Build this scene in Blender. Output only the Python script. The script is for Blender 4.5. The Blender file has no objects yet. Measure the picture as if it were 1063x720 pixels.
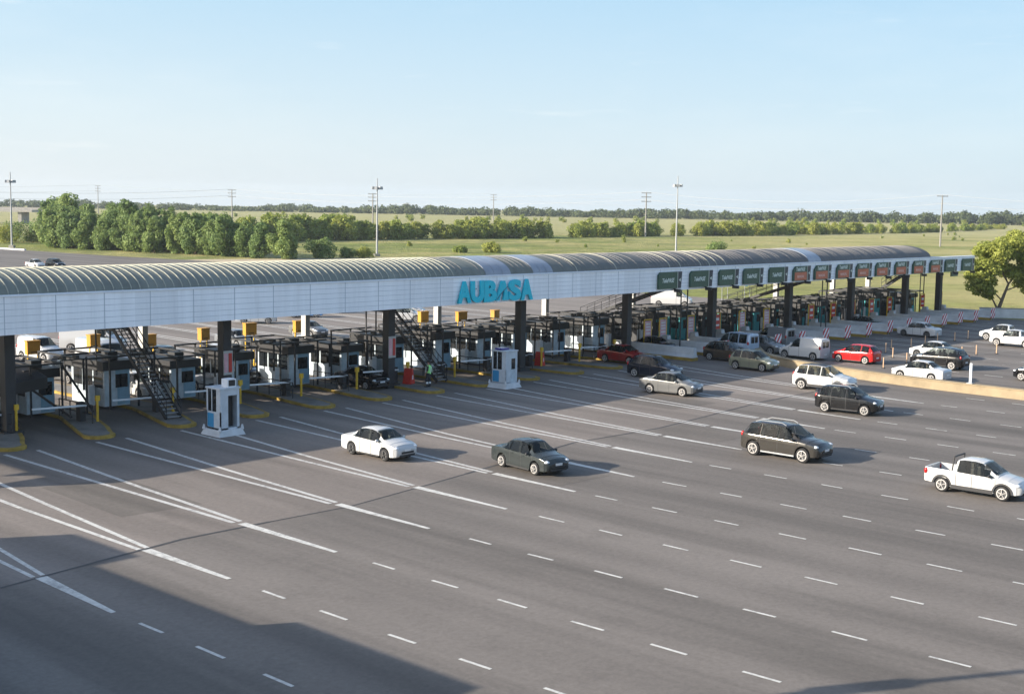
import bpy, math, random
import numpy as np
from mathutils import Vector, Matrix

random.seed(7)
RNG = np.random.default_rng(11)
SC = bpy.context.scene
COL = SC.collection
R = math.radians

# ------------------------------------------------------------------ materials
MATS = {}


def mat(name, col, rough=0.6, metal=0.0, coat=0.0, noise=0.0, nscale=3.0, spec=0.5, emit=None, bump=0.0, bscale=20.0):
    """A procedural material: base colour with a little uneven tone (noise) and optional bump."""
    if name in MATS:
        return MATS[name]
    m = bpy.data.materials.new(name)
    m.use_nodes = True
    nt = m.node_tree
    b = nt.nodes['Principled BSDF']
    b.inputs['Base Color'].default_value = (*col, 1)
    b.inputs['Roughness'].default_value = rough
    b.inputs['Metallic'].default_value = metal
    b.inputs['Coat Weight'].default_value = coat
    b.inputs['Coat Roughness'].default_value = 0.05
    b.inputs['Specular IOR Level'].default_value = spec
    tc = nt.nodes.new('ShaderNodeTexCoord')
    if noise > 0:
        n = nt.nodes.new('ShaderNodeTexNoise')
        n.inputs['Scale'].default_value = nscale
        n.inputs['Detail'].default_value = 5
        n.inputs['Roughness'].default_value = 0.65
        nt.links.new(tc.outputs['Object'], n.inputs['Vector'])
        r = nt.nodes.new('ShaderNodeMapRange')
        r.inputs['From Min'].default_value = 0.3
        r.inputs['From Max'].default_value = 0.7
        r.inputs['To Min'].default_value = 1 - noise
        r.inputs['To Max'].default_value = 1 + noise
        nt.links.new(n.outputs['Fac'], r.inputs['Value'])
        h = nt.nodes.new('ShaderNodeHueSaturation')
        h.inputs['Color'].default_value = (*col, 1)
        nt.links.new(r.outputs[0], h.inputs['Value'])
        nt.links.new(h.outputs['Color'], b.inputs['Base Color'])
    if bump > 0:
        n2 = nt.nodes.new('ShaderNodeTexNoise')
        n2.inputs['Scale'].default_value = bscale
        n2.inputs['Detail'].default_value = 4
        nt.links.new(tc.outputs['Object'], n2.inputs['Vector'])
        bp = nt.nodes.new('ShaderNodeBump')
        bp.inputs['Strength'].default_value = bump
        bp.inputs['Distance'].default_value = 0.02
        nt.links.new(n2.outputs['Fac'], bp.inputs['Height'])
        nt.links.new(bp.outputs['Normal'], b.inputs['Normal'])
    if emit:
        b.inputs['Emission Color'].default_value = (*emit, 1)
        b.inputs['Emission Strength'].default_value = 1.0
    MATS[name] = m
    return m


class NT:
    """Tiny helper to write node trees."""

    def __init__(self, m):
        self.nt = m.node_tree

    def n(self, t, **kw):
        nd = self.nt.nodes.new(t)
        for k, v in kw.items():
            if k.startswith('_'):
                setattr(nd, k[1:], v)
            else:
                nd.inputs[k.replace('__', ' ')].default_value = v
        return nd

    def l(self, a, b):
        self.nt.links.new(a, b)

    def noise(self, vec, scale, detail=4, rough=0.6, sx=1, sy=1, sz=1):
        mp = self.n('ShaderNodeMapping')
        mp.inputs['Scale'].default_value = (sx, sy, sz)
        self.l(vec, mp.inputs['Vector'])
        n = self.n('ShaderNodeTexNoise', Scale=scale, Detail=detail, Roughness=rough)
        self.l(mp.outputs[0], n.inputs['Vector'])
        return n.outputs['Fac']

    def ramp(self, fac, a, b, c0=0.0, c1=1.0):
        r = self.n('ShaderNodeMapRange')
        r.inputs['From Min'].default_value = a
        r.inputs['From Max'].default_value = b
        r.inputs['To Min'].default_value = c0
        r.inputs['To Max'].default_value = c1
        self.l(fac, r.inputs['Value'])
        return r.outputs[0]

    def mix(self, fac, a, b, mode='MIX'):
        x = self.n('ShaderNodeMix', _data_type='RGBA', _blend_type=mode)
        if isinstance(fac, (int, float)):
            x.inputs[0].default_value = fac
        else:
            self.l(fac, x.inputs[0])
        for i, v in ((6, a), (7, b)):
            if isinstance(v, tuple):
                x.inputs[i].default_value = (*v, 1)
            else:
                self.l(v, x.inputs[i])
        return x.outputs[2]

    def math(self, op, a, b=None):
        x = self.n('ShaderNodeMath', _operation=op)
        for i, v in enumerate((a, b)):
            if v is None:
                continue
            if isinstance(v, (int, float)):
                x.inputs[i].default_value = v
            else:
                self.l(v, x.inputs[i])
        return x.outputs[0]


def road_material(name, base, tint, streak, rough=0.85):
    m = bpy.data.materials.new(name)
    m.use_nodes = True
    t = NT(m)
    b = m.node_tree.nodes['Principled BSDF']
    tc = t.n('ShaderNodeTexCoord').outputs['Object']
    big = t.ramp(t.noise(tc, 0.06, 5, 0.6), 0.35, 0.65)
    col = t.mix(big, base, tint)
    st = t.ramp(t.noise(tc, 0.36, 3, 0.55, 1.0, 0.06, 1), 0.44, 0.68)      # worn and oily lanes run along the traffic
    col = t.mix(t.math('MULTIPLY', st, streak), col, tuple(c * 0.62 for c in base))
    wl = t.ramp(t.noise(tc, 0.9, 4, 0.7, 1.0, 0.12, 1), 0.5, 0.75)
    col = t.mix(t.math('MULTIPLY', wl, streak * 0.3), col, tuple(min(1, c * 1.35) for c in base))
    sx = t.n('ShaderNodeSeparateXYZ')
    t.l(tc, sx.inputs[0])
    wob = t.math('MULTIPLY', t.noise(tc, 0.08, 3, 0.5, 1, 0.4, 1), 2.2)
    lane = t.math('SINE', t.math('MULTIPLY', t.math('ADD', t.math('SUBTRACT', sx.outputs['X'], 27.4), wob), 6.2832 / 4.64))
    lane = t.ramp(lane, -0.3, 1.0)
    pat = t.ramp(t.noise(tc, 0.07, 4, 0.6, 1, 0.35, 1), 0.3, 0.65)
    col = t.mix(t.math('MULTIPLY', t.math('MULTIPLY', lane, pat), 0.55), col, tuple(c * 0.55 for c in base))   # oil-dark lane centres
    trk = t.ramp(t.noise(tc, 1.1, 3, 0.6, 1.0, 0.02, 1), 0.57, 0.70)
    col = t.mix(t.math('MULTIPLY', t.math('MULTIPLY', trk, pat), 0.36), col, tuple(c * 0.5 for c in base))     # tyre marks
    bl = t.ramp(t.noise(tc, 0.35, 6, 0.7), 0.55, 0.75)
    col = t.mix(t.math('MULTIPLY', bl, 0.55), col, tuple(c * 0.7 for c in base))
    gr = t.ramp(t.noise(tc, 4.5, 6, 0.85), 0.28, 0.72, 0.78, 1.22)
    hs = t.n('ShaderNodeHueSaturation')
    t.l(col, hs.inputs['Color'])
    t.l(gr, hs.inputs['Value'])
    t.l(hs.outputs['Color'], b.inputs['Base Color'])
    b.inputs['Roughness'].default_value = rough
    b.inputs['Specular IOR Level'].default_value = 0.3
    bp = t.n('ShaderNodeBump', Strength=0.35, Distance=0.01)
    t.l(t.noise(tc, 40, 2, 0.7), bp.inputs['Height'])
    t.l(bp.outputs['Normal'], b.inputs['Normal'])
    return m


def paint_material(name, col, under):
    m = bpy.data.materials.new(name)
    m.use_nodes = True
    t = NT(m)
    b = m.node_tree.nodes['Principled BSDF']
    tc = t.n('ShaderNodeTexCoord').outputs['Object']
    w = t.ramp(t.noise(tc, 3.2, 7, 0.8), 0.44, 0.62)
    w2 = t.ramp(t.noise(tc, 0.25, 3, 0.6), 0.35, 0.65, 0.25, 0.9)
    t.l(t.mix(t.math('MULTIPLY', w, w2), col, under), b.inputs['Base Color'])
    b.inputs['Roughness'].default_value = 0.7
    return m


def field_material():
    m = bpy.data.materials.new('meadow')
    m.use_nodes = True
    t = NT(m)
    b = m.node_tree.nodes['Principled BSDF']
    tc = t.n('ShaderNodeTexCoord').outputs['Object']
    a = t.ramp(t.noise(tc, 0.018, 7, 0.72), 0.44, 0.58)
    col = t.mix(a, (0.195, 0.222, 0.060), (0.350, 0.310, 0.130))
    c = t.ramp(t.noise(tc, 0.06, 6, 0.75, 1, 1, 1), 0.44, 0.62)
    col = t.mix(t.math('MULTIPLY', c, 0.7), col, (0.085, 0.125, 0.035))
    d = t.ramp(t.noise(tc, 0.28, 7, 0.8), 0.32, 0.68, 0.5, 1.42)
    hs = t.n('ShaderNodeHueSaturation')
    t.l(col, hs.inputs['Color'])
    t.l(d, hs.inputs['Value'])
    spx = t.n('ShaderNodeSeparateXYZ')
    t.l(tc, spx.inputs[0])
    dry = t.ramp(t.math('SUBTRACT', spx.outputs['X'], t.math('MULTIPLY', spx.outputs['Y'], 1.25)), -10, 110)
    dn = t.ramp(t.noise(tc, 0.03, 5, 0.7), 0.35, 0.6)
    hs2 = t.mix(t.math('MULTIPLY', t.math('MULTIPLY', dry, dn), 0.75), hs.outputs['Color'], (0.43, 0.37, 0.17))
    # far meadows past the hedges are drier
    sp = t.n('ShaderNodeSeparateXYZ')
    t.l(tc, sp.inputs[0])
    far = t.ramp(t.math('ADD', t.math('MULTIPLY', sp.outputs['X'], 0.55), sp.outputs['Y']), 520, 640)
    t.l(t.mix(t.math('MULTIPLY', far, 0.75), hs2, (0.36, 0.33, 0.16)), b.inputs['Base Color'])
    b.inputs['Roughness'].default_value = 0.95
    b.inputs['Specular IOR Level'].default_value = 0.1
    bp = t.n('ShaderNodeBump', Strength=0.9, Distance=0.4)
    t.l(t.noise(tc, 1.4, 5, 0.8), bp.inputs['Height'])
    t.l(bp.outputs['Normal'], b.inputs['Normal'])
    return m


def leaf_material(name, c1, c2, c3):
    m = bpy.data.materials.new(name)
    m.use_nodes = True
    t = NT(m)
    nt = m.node_tree
    b = nt.nodes['Principled BSDF']
    tc = t.n('ShaderNodeTexCoord').outputs['Object']
    oi = t.n('ShaderNodeObjectInfo')
    f = t.ramp(t.noise(tc, 0.55, 3, 0.6), 0.35, 0.65)
    col = t.mix(f, c1, c2)
    col = t.mix(t.ramp(oi.outputs['Random'], 0.0, 1.0, 0.0, 0.75), col, c3)
    f2 = t.ramp(t.noise(tc, 5.0, 2, 0.7), 0.25, 0.75, 0.65, 1.4)
    hs = t.n('ShaderNodeHueSaturation')
    t.l(col, hs.inputs['Color'])
    t.l(f2, hs.inputs['Value'])
    t.l(hs.outputs['Color'], b.inputs['Base Color'])
    b.inputs['Roughness'].default_value = 0.65
    b.inputs['Specular IOR Level'].default_value = 0.25
    tr = t.n('ShaderNodeBsdfTranslucent')
    t.l(hs.outputs['Color'], tr.inputs['Color'])
    mx = t.n('ShaderNodeMixShader', Fac=0.42)
    t.l(b.outputs[0], mx.inputs[1])
    t.l(tr.outputs[0], mx.inputs[2])
    t.l(mx.outputs[0], nt.nodes['Material Output'].inputs['Surface'])
    return m


def stripe_material(name, a, bcol, freq, dx, dz):
    m = bpy.data.materials.new(name)
    m.use_nodes = True
    t = NT(m)
    b = m.node_tree.nodes['Principled BSDF']
    sp = t.n('ShaderNodeSeparateXYZ')
    t.l(t.n('ShaderNodeTexCoord').outputs['Object'], sp.inputs[0])
    v = t.math('ADD', t.math('MULTIPLY', sp.outputs['X'], dx), t.math('MULTIPLY', sp.outputs['Z'], dz))
    fr = t.math('FRACT', t.math('MULTIPLY', v, freq))
    t.l(t.mix(t.math('GREATER_THAN', fr, 0.5), a, bcol), b.inputs['Base Color'])
    b.inputs['Roughness'].default_value = 0.5
    return m


def roof_material():
    """Weathered fibreglass vault sheets; tone varies from sheet to sheet."""
    m = bpy.data.materials.new('vault_sheet')
    m.use_nodes = True
    t = NT(m)
    b = m.node_tree.nodes['Principled BSDF']
    tc = t.n('ShaderNodeTexCoord').outputs['Object']
    sp = t.n('ShaderNodeSeparateXYZ')
    t.l(tc, sp.inputs[0])
    px = t.ramp(sp.outputs['X'], 60, 92)
    col = t.mix(px, (0.225, 0.24, 0.205), (0.125, 0.118, 0.118))
    g = t.ramp(t.noise(tc, 0.9, 5, 0.7, 0.7, 0.12, 0.12), 0.3, 0.7)
    col = t.mix(t.math('MULTIPLY', g, 0.55), col, (0.065, 0.07, 0.062))
    g2 = t.ramp(t.noise(tc, 0.25, 3, 0.6, 1, 0.1, 0.1), 0.55, 0.7)
    col = t.mix(t.math('MULTIPLY', g2, 0.3), col, (0.17, 0.17, 0.165))
    t.l(col, b.inputs['Base Color'])
    b.inputs['Roughness'].default_value = 0.6
    b.inputs['Specular IOR Level'].default_value = 0.2
    return m


def fascia_material():
    m = bpy.data.materials.new('fascia_panel')
    m.use_nodes = True
    t = NT(m)
    b = m.node_tree.nodes['Principled BSDF']
    tc = t.n('ShaderNodeTexCoord').outputs['Object']
    sp = t.n('ShaderNodeSeparateXYZ')
    t.l(tc, sp.inputs[0])
    pid = t.math('FLOOR', t.math('DIVIDE', t.math('SUBTRACT', sp.outputs['X'], 27.62), 2.7))
    wn = t.n('ShaderNodeTexWhiteNoise', _noise_dimensions='1D')
    t.l(pid, wn.inputs['W'])
    v = t.ramp(wn.outputs['Value'], 0, 1, 0.93, 1.05)
    dirt = t.ramp(t.noise(tc, 0.8, 5, 0.7, 1.0, 1, 0.15), 0.35, 0.75, 1.04, 0.88)
    hs = t.n('ShaderNodeHueSaturation', Color=(0.90, 0.92, 0.95, 1))
    str_ = t.ramp(t.noise(tc, 1.2, 5, 0.75, 1.6, 1, 0.05), 0.5, 0.8, 1.0, 0.86)
    t.l(t.math('MULTIPLY', t.math('MULTIPLY', v, dirt), str_), hs.inputs['Value'])
    t.l(hs.outputs['Color'], b.inputs['Base Color'])
    b.inputs['Roughness'].default_value = 0.45
    return m


# ------------------------------------------------------------------ objects
def thing(name, label, cat, loc=(0, 0, 0), rz=0.0, group=None):
    o = bpy.data.objects.new(name, None)
    o.empty_display_size = 0.3
    COL.objects.link(o)
    o.location = loc
    o.rotation_euler = (0, 0, rz)
    tag(o, label, cat, group)
    return o


def tag(o, label, cat, group=None):
    o['label'] = label
    o['category'] = cat
    if group:
        o['group'] = group
    return o


KIDS = {}


def copy_tree(o, parent=None):
    """A copy of a thing with copies of its parts and sub-parts (mesh data shared)."""
    c = o.copy()
    COL.objects.link(c)
    c.parent = parent
    if parent is not None:
        KIDS.setdefault(parent.name, []).append(c)
    for ch in list(KIDS.get(o.name, [])):
        copy_tree(ch, c)
    return c


class MB:
    def __init__(self):
        self.v, self.f, self.m = [], [], []

    def add(self, vs, fs, m=0):
        o = len(self.v)
        self.v += [tuple(p) for p in vs]
        self.f += [tuple(i + o for i in f) for f in fs]
        self.m += [m] * len(fs)
        return self

    def quad(self, a, b, c, d, m=0):
        return self.add([a, b, c, d], [(0, 1, 2, 3)], m)

    def box(self, c, s, rz=0.0, m=0, rx=0.0, top=1.0):
        x, y, z = s[0] / 2, s[1] / 2, s[2] / 2
        vs = [(-x, -y, -z), (x, -y, -z), (x, y, -z), (-x, y, -z), (-x * top, -y * top, z), (x * top, -y * top, z), (x * top, y * top, z), (-x * top, y * top, z)]
        M = Matrix.Translation(c) @ Matrix.Rotation(rz, 4, 'Z') @ Matrix.Rotation(rx, 4, 'X')
        vs = [M @ Vector(v) for v in vs]
        return self.add(vs, [(3, 2, 1, 0), (4, 5, 6, 7), (0, 1, 5, 4), (1, 2, 6, 5), (2, 3, 7, 6), (3, 0, 4, 7)], m)

    def span(self, x0, x1, y0, y1, z0, z1, m=0):
        return self.box(((x0 + x1) / 2, (y0 + y1) / 2, (z0 + z1) / 2), (x1 - x0, y1 - y0, z1 - z0), 0, m)

    def prism(self, pts, z0, z1, m=0, mtop=None, inset=0.0):
        n = len(pts)
        cx = sum(p[0] for p in pts) / n
        cy = sum(p[1] for p in pts) / n
        tp = [(cx + (p[0] - cx) * (1 - inset), cy + (p[1] - cy) * (1 - inset)) for p in pts]
        vs = [(p[0], p[1], z0) for p in pts] + [(p[0], p[1], z1) for p in tp]
        self.add(vs, [(i, (i + 1) % n, n + (i + 1) % n, n + i) for i in range(n)], m)
        self.add([(p[0], p[1], z1) for p in tp], [tuple(range(n))], m if mtop is None else mtop)
        return self.add([(p[0], p[1], z0) for p in pts], [tuple(range(n))[::-1]], m)

    def extrude(self, pts, axis, a0, a1, m=0):
        """closed profile pts (2-D) extruded along an axis ('x': pts are (y,z), 'y': pts are (x,z))."""
        n = len(pts)

        def P(p, a):
            return (a, p[0], p[1]) if axis == 'x' else (p[0], a, p[1])
        vs = [P(p, a0) for p in pts] + [P(p, a1) for p in pts]
        fs = [(i, (i + 1) % n, n + (i + 1) % n, n + i) for i in range(n)]
        fs += [tuple(range(n))[::-1], tuple(range(n, 2 * n))]
        return self.add(vs, fs, m)

    def tube(self, p0, p1, r, n=6, m=0, r2=None, caps=True):
        p0, p1 = Vector(p0), Vector(p1)
        d = (p1 - p0).normalized()
        u = d.orthogonal().normalized()
        w = d.cross(u)
        r2 = r if r2 is None else r2
        vs = []
        for p, rr in ((p0, r), (p1, r2)):
            for i in range(n):
                a = 2 * math.pi * i / n
                vs.append(p + (u * math.cos(a) + w * math.sin(a)) * rr)
        fs = [(i, (i + 1) % n, n + (i + 1) % n, n + i) for i in range(n)]
        if caps:
            fs += [tuple(range(n))[::-1], tuple(range(n, 2 * n))]
        return self.add(vs, fs, m)

    def bar(self, p0, p1, w, h, m=0):
        """square section bar"""
        p0, p1 = Vector(p0), Vector(p1)
        d = (p1 - p0).normalized()
        up = Vector((0, 0, 1)) if abs(d.z) < 0.95 else Vector((1, 0, 0))
        s = d.cross(up).normalized() * w / 2
        t = s.cross(d).normalized() * h / 2
        vs = [p + a * s + b * t for p in (p0, p1) for a, b in ((-1, -1), (1, -1), (1, 1), (-1, 1))]
        return self.add(vs, [(0, 1, 5, 4), (1, 2, 6, 5), (2, 3, 7, 6), (3, 0, 4, 7), (3, 2, 1, 0), (4, 5, 6, 7)], m)

    def ball(self, c, r, n=10, k=6, m=0):
        c = Vector(c)
        r = (r, r, r) if isinstance(r, (int, float)) else r
        vs = [c + Vector((0, 0, -r[2]))]
        for j in range(1, k):
            t = -math.pi / 2 + math.pi * j / k
            for i in range(n):
                a = 2 * math.pi * i / n
                vs.append(c + Vector((r[0] * math.cos(t) * math.cos(a), r[1] * math.cos(t) * math.sin(a), r[2] * math.sin(t))))
        vs.append(c + Vector((0, 0, r[2])))
        fs = [(0, 1 + (i + 1) % n, 1 + i) for i in range(n)]
        for j in range(k - 2):
            o = 1 + j * n
            fs += [(o + i, o + (i + 1) % n, o + n + (i + 1) % n, o + n + i) for i in range(n)]
        o = 1 + (k - 2) * n
        fs += [(o + i, o + (i + 1) % n, len(vs) - 1) for i in range(n)]
        return self.add(vs, fs, m)

    def build(self, name, mats, parent=None, smooth=None):
        me = bpy.data.meshes.new(name)
        me.from_pydata([tuple(v) for v in self.v], [], self.f)
        mats = mats if isinstance(mats, (list, tuple)) else [mats]
        for m in mats:
            me.materials.append(m)
        if len(mats) > 1:
            me.polygons.foreach_set('material_index', self.m)
        if smooth is not None:
            me.shade_smooth()
            me.set_sharp_from_angle(angle=R(smooth))
        me.update()
        o = bpy.data.objects.new(name, me)
        COL.objects.link(o)
        if parent is not None:
            o.parent = parent
            KIDS.setdefault(parent.name, []).append(o)
        return o


def structure(o):
    o['kind'] = 'structure'
    return o


ORD = ['first', 'second', 'third', 'fourth', 'fifth', 'sixth', 'seventh', 'eighth', 'ninth', 'tenth', 'eleventh', 'twelfth', 'thirteenth',
       'fourteenth', 'fifteenth', 'sixteenth', 'seventeenth', 'eighteenth', 'nineteenth', 'twentieth', 'twenty-first', 'twenty-second', 'twenty-third', 'twenty-fourth', 'twenty-fifth', 'twenty-sixth', 'twenty-seventh', 'twenty-eighth', 'twenty-ninth']

# palette
M_ASPH = road_material('asphalt', (0.147, 0.130, 0.115), (0.176, 0.156, 0.139), 0.9)
M_APRON = road_material('apron_asphalt', (0.180, 0.155, 0.136), (0.212, 0.184, 0.162), 0.9)
M_BACK = road_material('back_plaza', (0.19, 0.165, 0.145), (0.23, 0.20, 0.175), 0.6)
M_LINE = paint_material('road_paint', (0.56, 0.55, 0.51), (0.2, 0.19, 0.18))
M_LINEW = paint_material('worn_road_paint', (0.50, 0.49, 0.46), (0.16, 0.15, 0.145))
M_TAR = mat('crack_sealant', (0.045, 0.043, 0.043), 0.7)
M_FIELD = field_material()
M_FASCIA = fascia_material()
M_ROOF = roof_material()
M_SKYL = mat('clear_skylight', (0.24, 0.26, 0.30), 0.3, noise=0.15, nscale=1.0)
M_RIB = mat('pale_rib', (0.33, 0.325, 0.26), 0.5, noise=0.15)
M_STEELD = mat('dark_steel', (0.022, 0.023, 0.026), 0.55, noise=0.2, nscale=2)
M_BLACK = mat('black_metal', (0.012, 0.012, 0.014), 0.5)
M_GROOVE = mat('panel_joint', (0.46, 0.50, 0.55), 0.7)
M_PALE = mat('pale_steel', (0.42, 0.42, 0.40), 0.5, noise=0.12)
M_KERBY = mat('yellow_kerb', (0.30, 0.20, 0.035), 0.8, noise=0.5, nscale=1.1)
M_CONC = mat('concrete', (0.30, 0.285, 0.255), 0.85, noise=0.22, nscale=1.2, bump=0.2)
M_PAVE = mat('island_paving', (0.17, 0.16, 0.145), 0.9, noise=0.35, nscale=0.8)
M_CONCL = mat('painted_concrete', (0.52, 0.53, 0.54), 0.8, noise=0.16, nscale=0.9)
M_WALL = mat('buff_concrete', (0.25, 0.195, 0.12), 0.9, noise=0.2, nscale=0.7, bump=0.2)
M_YEL = mat('yellow_paint', (0.62, 0.38, 0.02), 0.5, noise=0.2)
M_ORA = mat('signal_orange', (0.46, 0.235, 0.02), 0.45, noise=0.15)
M_WHITE = mat('white_paint', (0.72, 0.74, 0.76), 0.5, noise=0.08)
M_BLUEP = mat('blue_panel', (0.20, 0.34, 0.44), 0.45, noise=0.25, nscale=1.5)
M_BLUEW = mat('pale_blue_panel', (0.46, 0.53, 0.58), 0.45, noise=0.25, nscale=1.5)
M_KIOSK = mat('kiosk_panel', (0.50, 0.54, 0.58), 0.5, noise=0.14, nscale=2)
M_TEAL = mat('teal_panel', (0.02, 0.28, 0.30), 0.5, noise=0.15)
M_CYAN = mat('cyan_letter', (0.0, 0.52, 0.66), 0.45, noise=0.06)
M_CYAND = mat('letter_swoosh_band', (0.01, 0.16, 0.26), 0.5)  # dark blue of the road swoosh drawn through the second A
M_RED = mat('red_plastic', (0.50, 0.03, 0.02), 0.45, noise=0.15)
M_REDS = mat('lane_sign_red', (0.52, 0.14, 0.07), 0.5, noise=0.15)
M_GREENS = mat('lane_sign_green', (0.030, 0.085, 0.055), 0.45, noise=0.2)
M_NAVY = mat('sign_side_strip', (0.02, 0.03, 0.05), 0.4)
M_SIGNW = mat('sign_lettering', (0.62, 0.68, 0.62), 0.5)
M_SIGNP = mat('sign_pink_lettering', (0.78, 0.45, 0.36), 0.5)
M_PINK = mat('faded_red_notice', (0.62, 0.36, 0.40), 0.5, noise=0.2)
M_GLASSD = mat('dark_glass', (0.012, 0.015, 0.018), 0.04, spec=0.6)
M_CARGL = mat('car_glass', (0.007, 0.010, 0.011), 0.03, spec=0.35)
M_TYRE = mat('rubber', (0.014, 0.014, 0.015), 0.85)
M_ALLOY = mat('alloy_rim', (0.58, 0.56, 0.54), 0.35, metal=0.5)
M_STEELRIM = mat('black_rim', (0.06, 0.06, 0.06), 0.5)
M_HEAD = mat('headlamp', (0.62, 0.65, 0.68), 0.08, spec=0.8)
M_TAIL = mat('tail_lamp', (0.32, 0.012, 0.012), 0.15)
M_PLATE = mat('plate', (0.6, 0.6, 0.6), 0.5)
M_TRIM = mat('black_trim', (0.02, 0.02, 0.022), 0.6)
M_WOOD = mat('weathered_pole', (0.22, 0.21, 0.195), 0.8, noise=0.15)
M_GALV = mat('galvanised', (0.30, 0.31, 0.32), 0.55, metal=0.3, noise=0.1)
M_WIRE = mat('wire', (0.25, 0.27, 0.29), 0.6)
M_BARK = mat('bark', (0.14, 0.10, 0.07), 0.9, noise=0.3, nscale=3)
M_STRIPE = stripe_material('chevron_stripe', (0.74, 0.70, 0.70), (0.45, 0.015, 0.03), 1.75, 1.0, -0.8)
M_SKIN = mat('skin', (0.40, 0.22, 0.15), 0.6)
M_VEST = mat('hi_vis_fabric', (0.35, 0.90, 0.25), 0.7)
M_DARKC = mat('dark_cloth', (0.02, 0.022, 0.028), 0.85)
M_REFL = mat('reflective_tape', (0.7, 0.72, 0.72), 0.4)
M_BLUECAN = mat('blue_fabric', (0.02, 0.25, 0.60), 0.6)
M_LEAF_A = leaf_material('willow_leaf', (0.165, 0.235, 0.068), (0.255, 0.315, 0.100), (0.130, 0.200, 0.068))
M_LEAF_B = leaf_material('hedge_leaf', (0.145, 0.215, 0.045), (0.245, 0.300, 0.065), (0.36, 0.36, 0.075))
M_LEAF_C = leaf_material('acacia_leaf', (0.28, 0.315, 0.065), (0.39, 0.405, 0.09), (0.25, 0.285, 0.065))
M_LEAF_F = leaf_material('far_wood_leaf', (0.080, 0.110, 0.050), (0.120, 0.145, 0.060), (0.10, 0.125, 0.055))

# ------------------------------------------------------------------ ground, roads
L_ISL_N = [30.8, 35.75, 40.8, 45.8, 50.8, 55.5, 60.2, 64.9, 69.8, 74.8, 79.5, 84.0]          # island noses (Y = 61)
L_ISL_B = [33.5, 38.1, 42.8, 47.4, 51.9, 56.5, 61.0, 65.5, 70.1, 74.6, 79.1, 83.5]          # same islands at the booths
R_ISL = [88.3, 92.5, 96.7, 100.9, 105.1, 109.4, 113.6, 117.9, 122.4, 126.6, 130.8, 135.0, 139.1, 143.2, 147.9]
LANES = [20.6, 25.15, 29.88, 34.65, 39.2, 43.8, 48.25, 53.1, 57.8, 62.3, 66.9, 71.4, 75.9, 80.5, 84.9]


def sheet(name, pts, z, m):
    b = MB()
    b.add([(p[0], p[1], z) for p in pts], [tuple(range(len(pts)))])
    return structure(b.build(name, m))


sheet('meadow', [(-2200, -400), (2300, -400), (2300, 300), (1500, 1500), (600, 2200), (-2200, 2200)], -0.02, M_FIELD)
EDGE = [(150.4, 40), (150.6, 60), (150.9, 102), (152.2, 170), (152.5, 227), (149, 250), (147.5, 284), (144.4, 300), (140, 420), (138, 600)]
sheet('plaza_road', [(-160, -120), (150.2, -120)] + EDGE + [(-160, 600)], 0.0, M_ASPH)
seam = [(-10, 38.5), (19.4, 39.8), (27, 41.0), (34.9, 40.7), (39.7, 41.4), (53, 43.6), (60, 43.2), (73, 44.5), (81.7, 44.6), (89.0, 45.2)]
sheet('toll_apron', seam + [(92, 56), (96, 60.8), (150.2, 60.8), (150.3, 78), (-10, 78)], 0.004, M_APRON)
sheet('back_plaza_road', [(-10, 78), (150.3, 78), (150.5, 101), (140, 150), (120, 175), (-60, 175), (-60, 78)], 0.004, M_BACK)
sheet('dirt_verge', [(152.2, 170), (158, 172), (203, 206), (205, 214), (194, 219), (170, 224), (153.0, 230)], 0.004, mat('dry_dirt', (0.40, 0.33, 0.22), 0.95, noise=0.2, nscale=0.2))

# tar seal line where the apron meets the asphalt, with crack branches
b = MB()
rs = random.Random(3)


def wiggle(b, pts, w, z, step=0.8, amp=0.10, m=0):
    out = []
    for (x0, y0), (x1, y1) in zip(pts[:-1], pts[1:]):
        n = max(1, int(math.hypot(x1 - x0, y1 - y0) / step))
        for i in range(n):
            t = i / n
            out.append((x0 + (x1 - x0) * t + rs.uniform(-amp, amp), y0 + (y1 - y0) * t + rs.uniform(-amp, amp)))
    out.append(pts[-1])
    for i in range(len(out) - 1):
        p, q = out[i], out[i + 1]
        d = Vector((q[0] - p[0], q[1] - p[1])).normalized()
        nrm = Vector((-d.y, d.x)) * w * rs.uniform(0.5, 1.2) / 2
        b.quad((p[0] - nrm.x, p[1] - nrm.y, z), (q[0] - nrm.x, q[1] - nrm.y, z), (q[0] + nrm.x, q[1] + nrm.y, z), (p[0] + nrm.x, p[1] + nrm.y, z), m)


wiggle(b, seam[1:-1], 0.14, 0.0085, step=3.0, amp=0.03)
structure(b.build('crack_sealing', M_TAR))
b = MB()
for pts in ([(27.2, 45.5), (30.8, 45.2), (31.2, 52.0), (27.6, 52.6)], [(44.2, 37.2), (47.6, 37.0), (47.9, 42.3), (44.0, 42.2)], [(58.6, 38.4), (61.6, 38.2), (61.9, 42.9), (58.4, 43.0)],
            [(66.0, 46.5), (70.4, 46.2), (70.8, 51.0), (66.1, 51.3)]):
    b.add([(x, y, 0.0065) for x, y in pts], [(0, 1, 2, 3)])
structure(b.build('asphalt_patch', road_material('patch_asphalt', (0.132, 0.116, 0.101), (0.160, 0.140, 0.122), 0.8)))

# painted lines
b = MB()


def strip(b, x0, y0, x1, y1, w0, w1=None, z=0.010, m=0):
    w1 = w0 if w1 is None else w1
    b.quad((x0 - w0 / 2, y0, z), (x0 + w0 / 2, y0, z), (x1 + w1 / 2, y1, z), (x1 - w1 / 2, y1, z), m)


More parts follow.
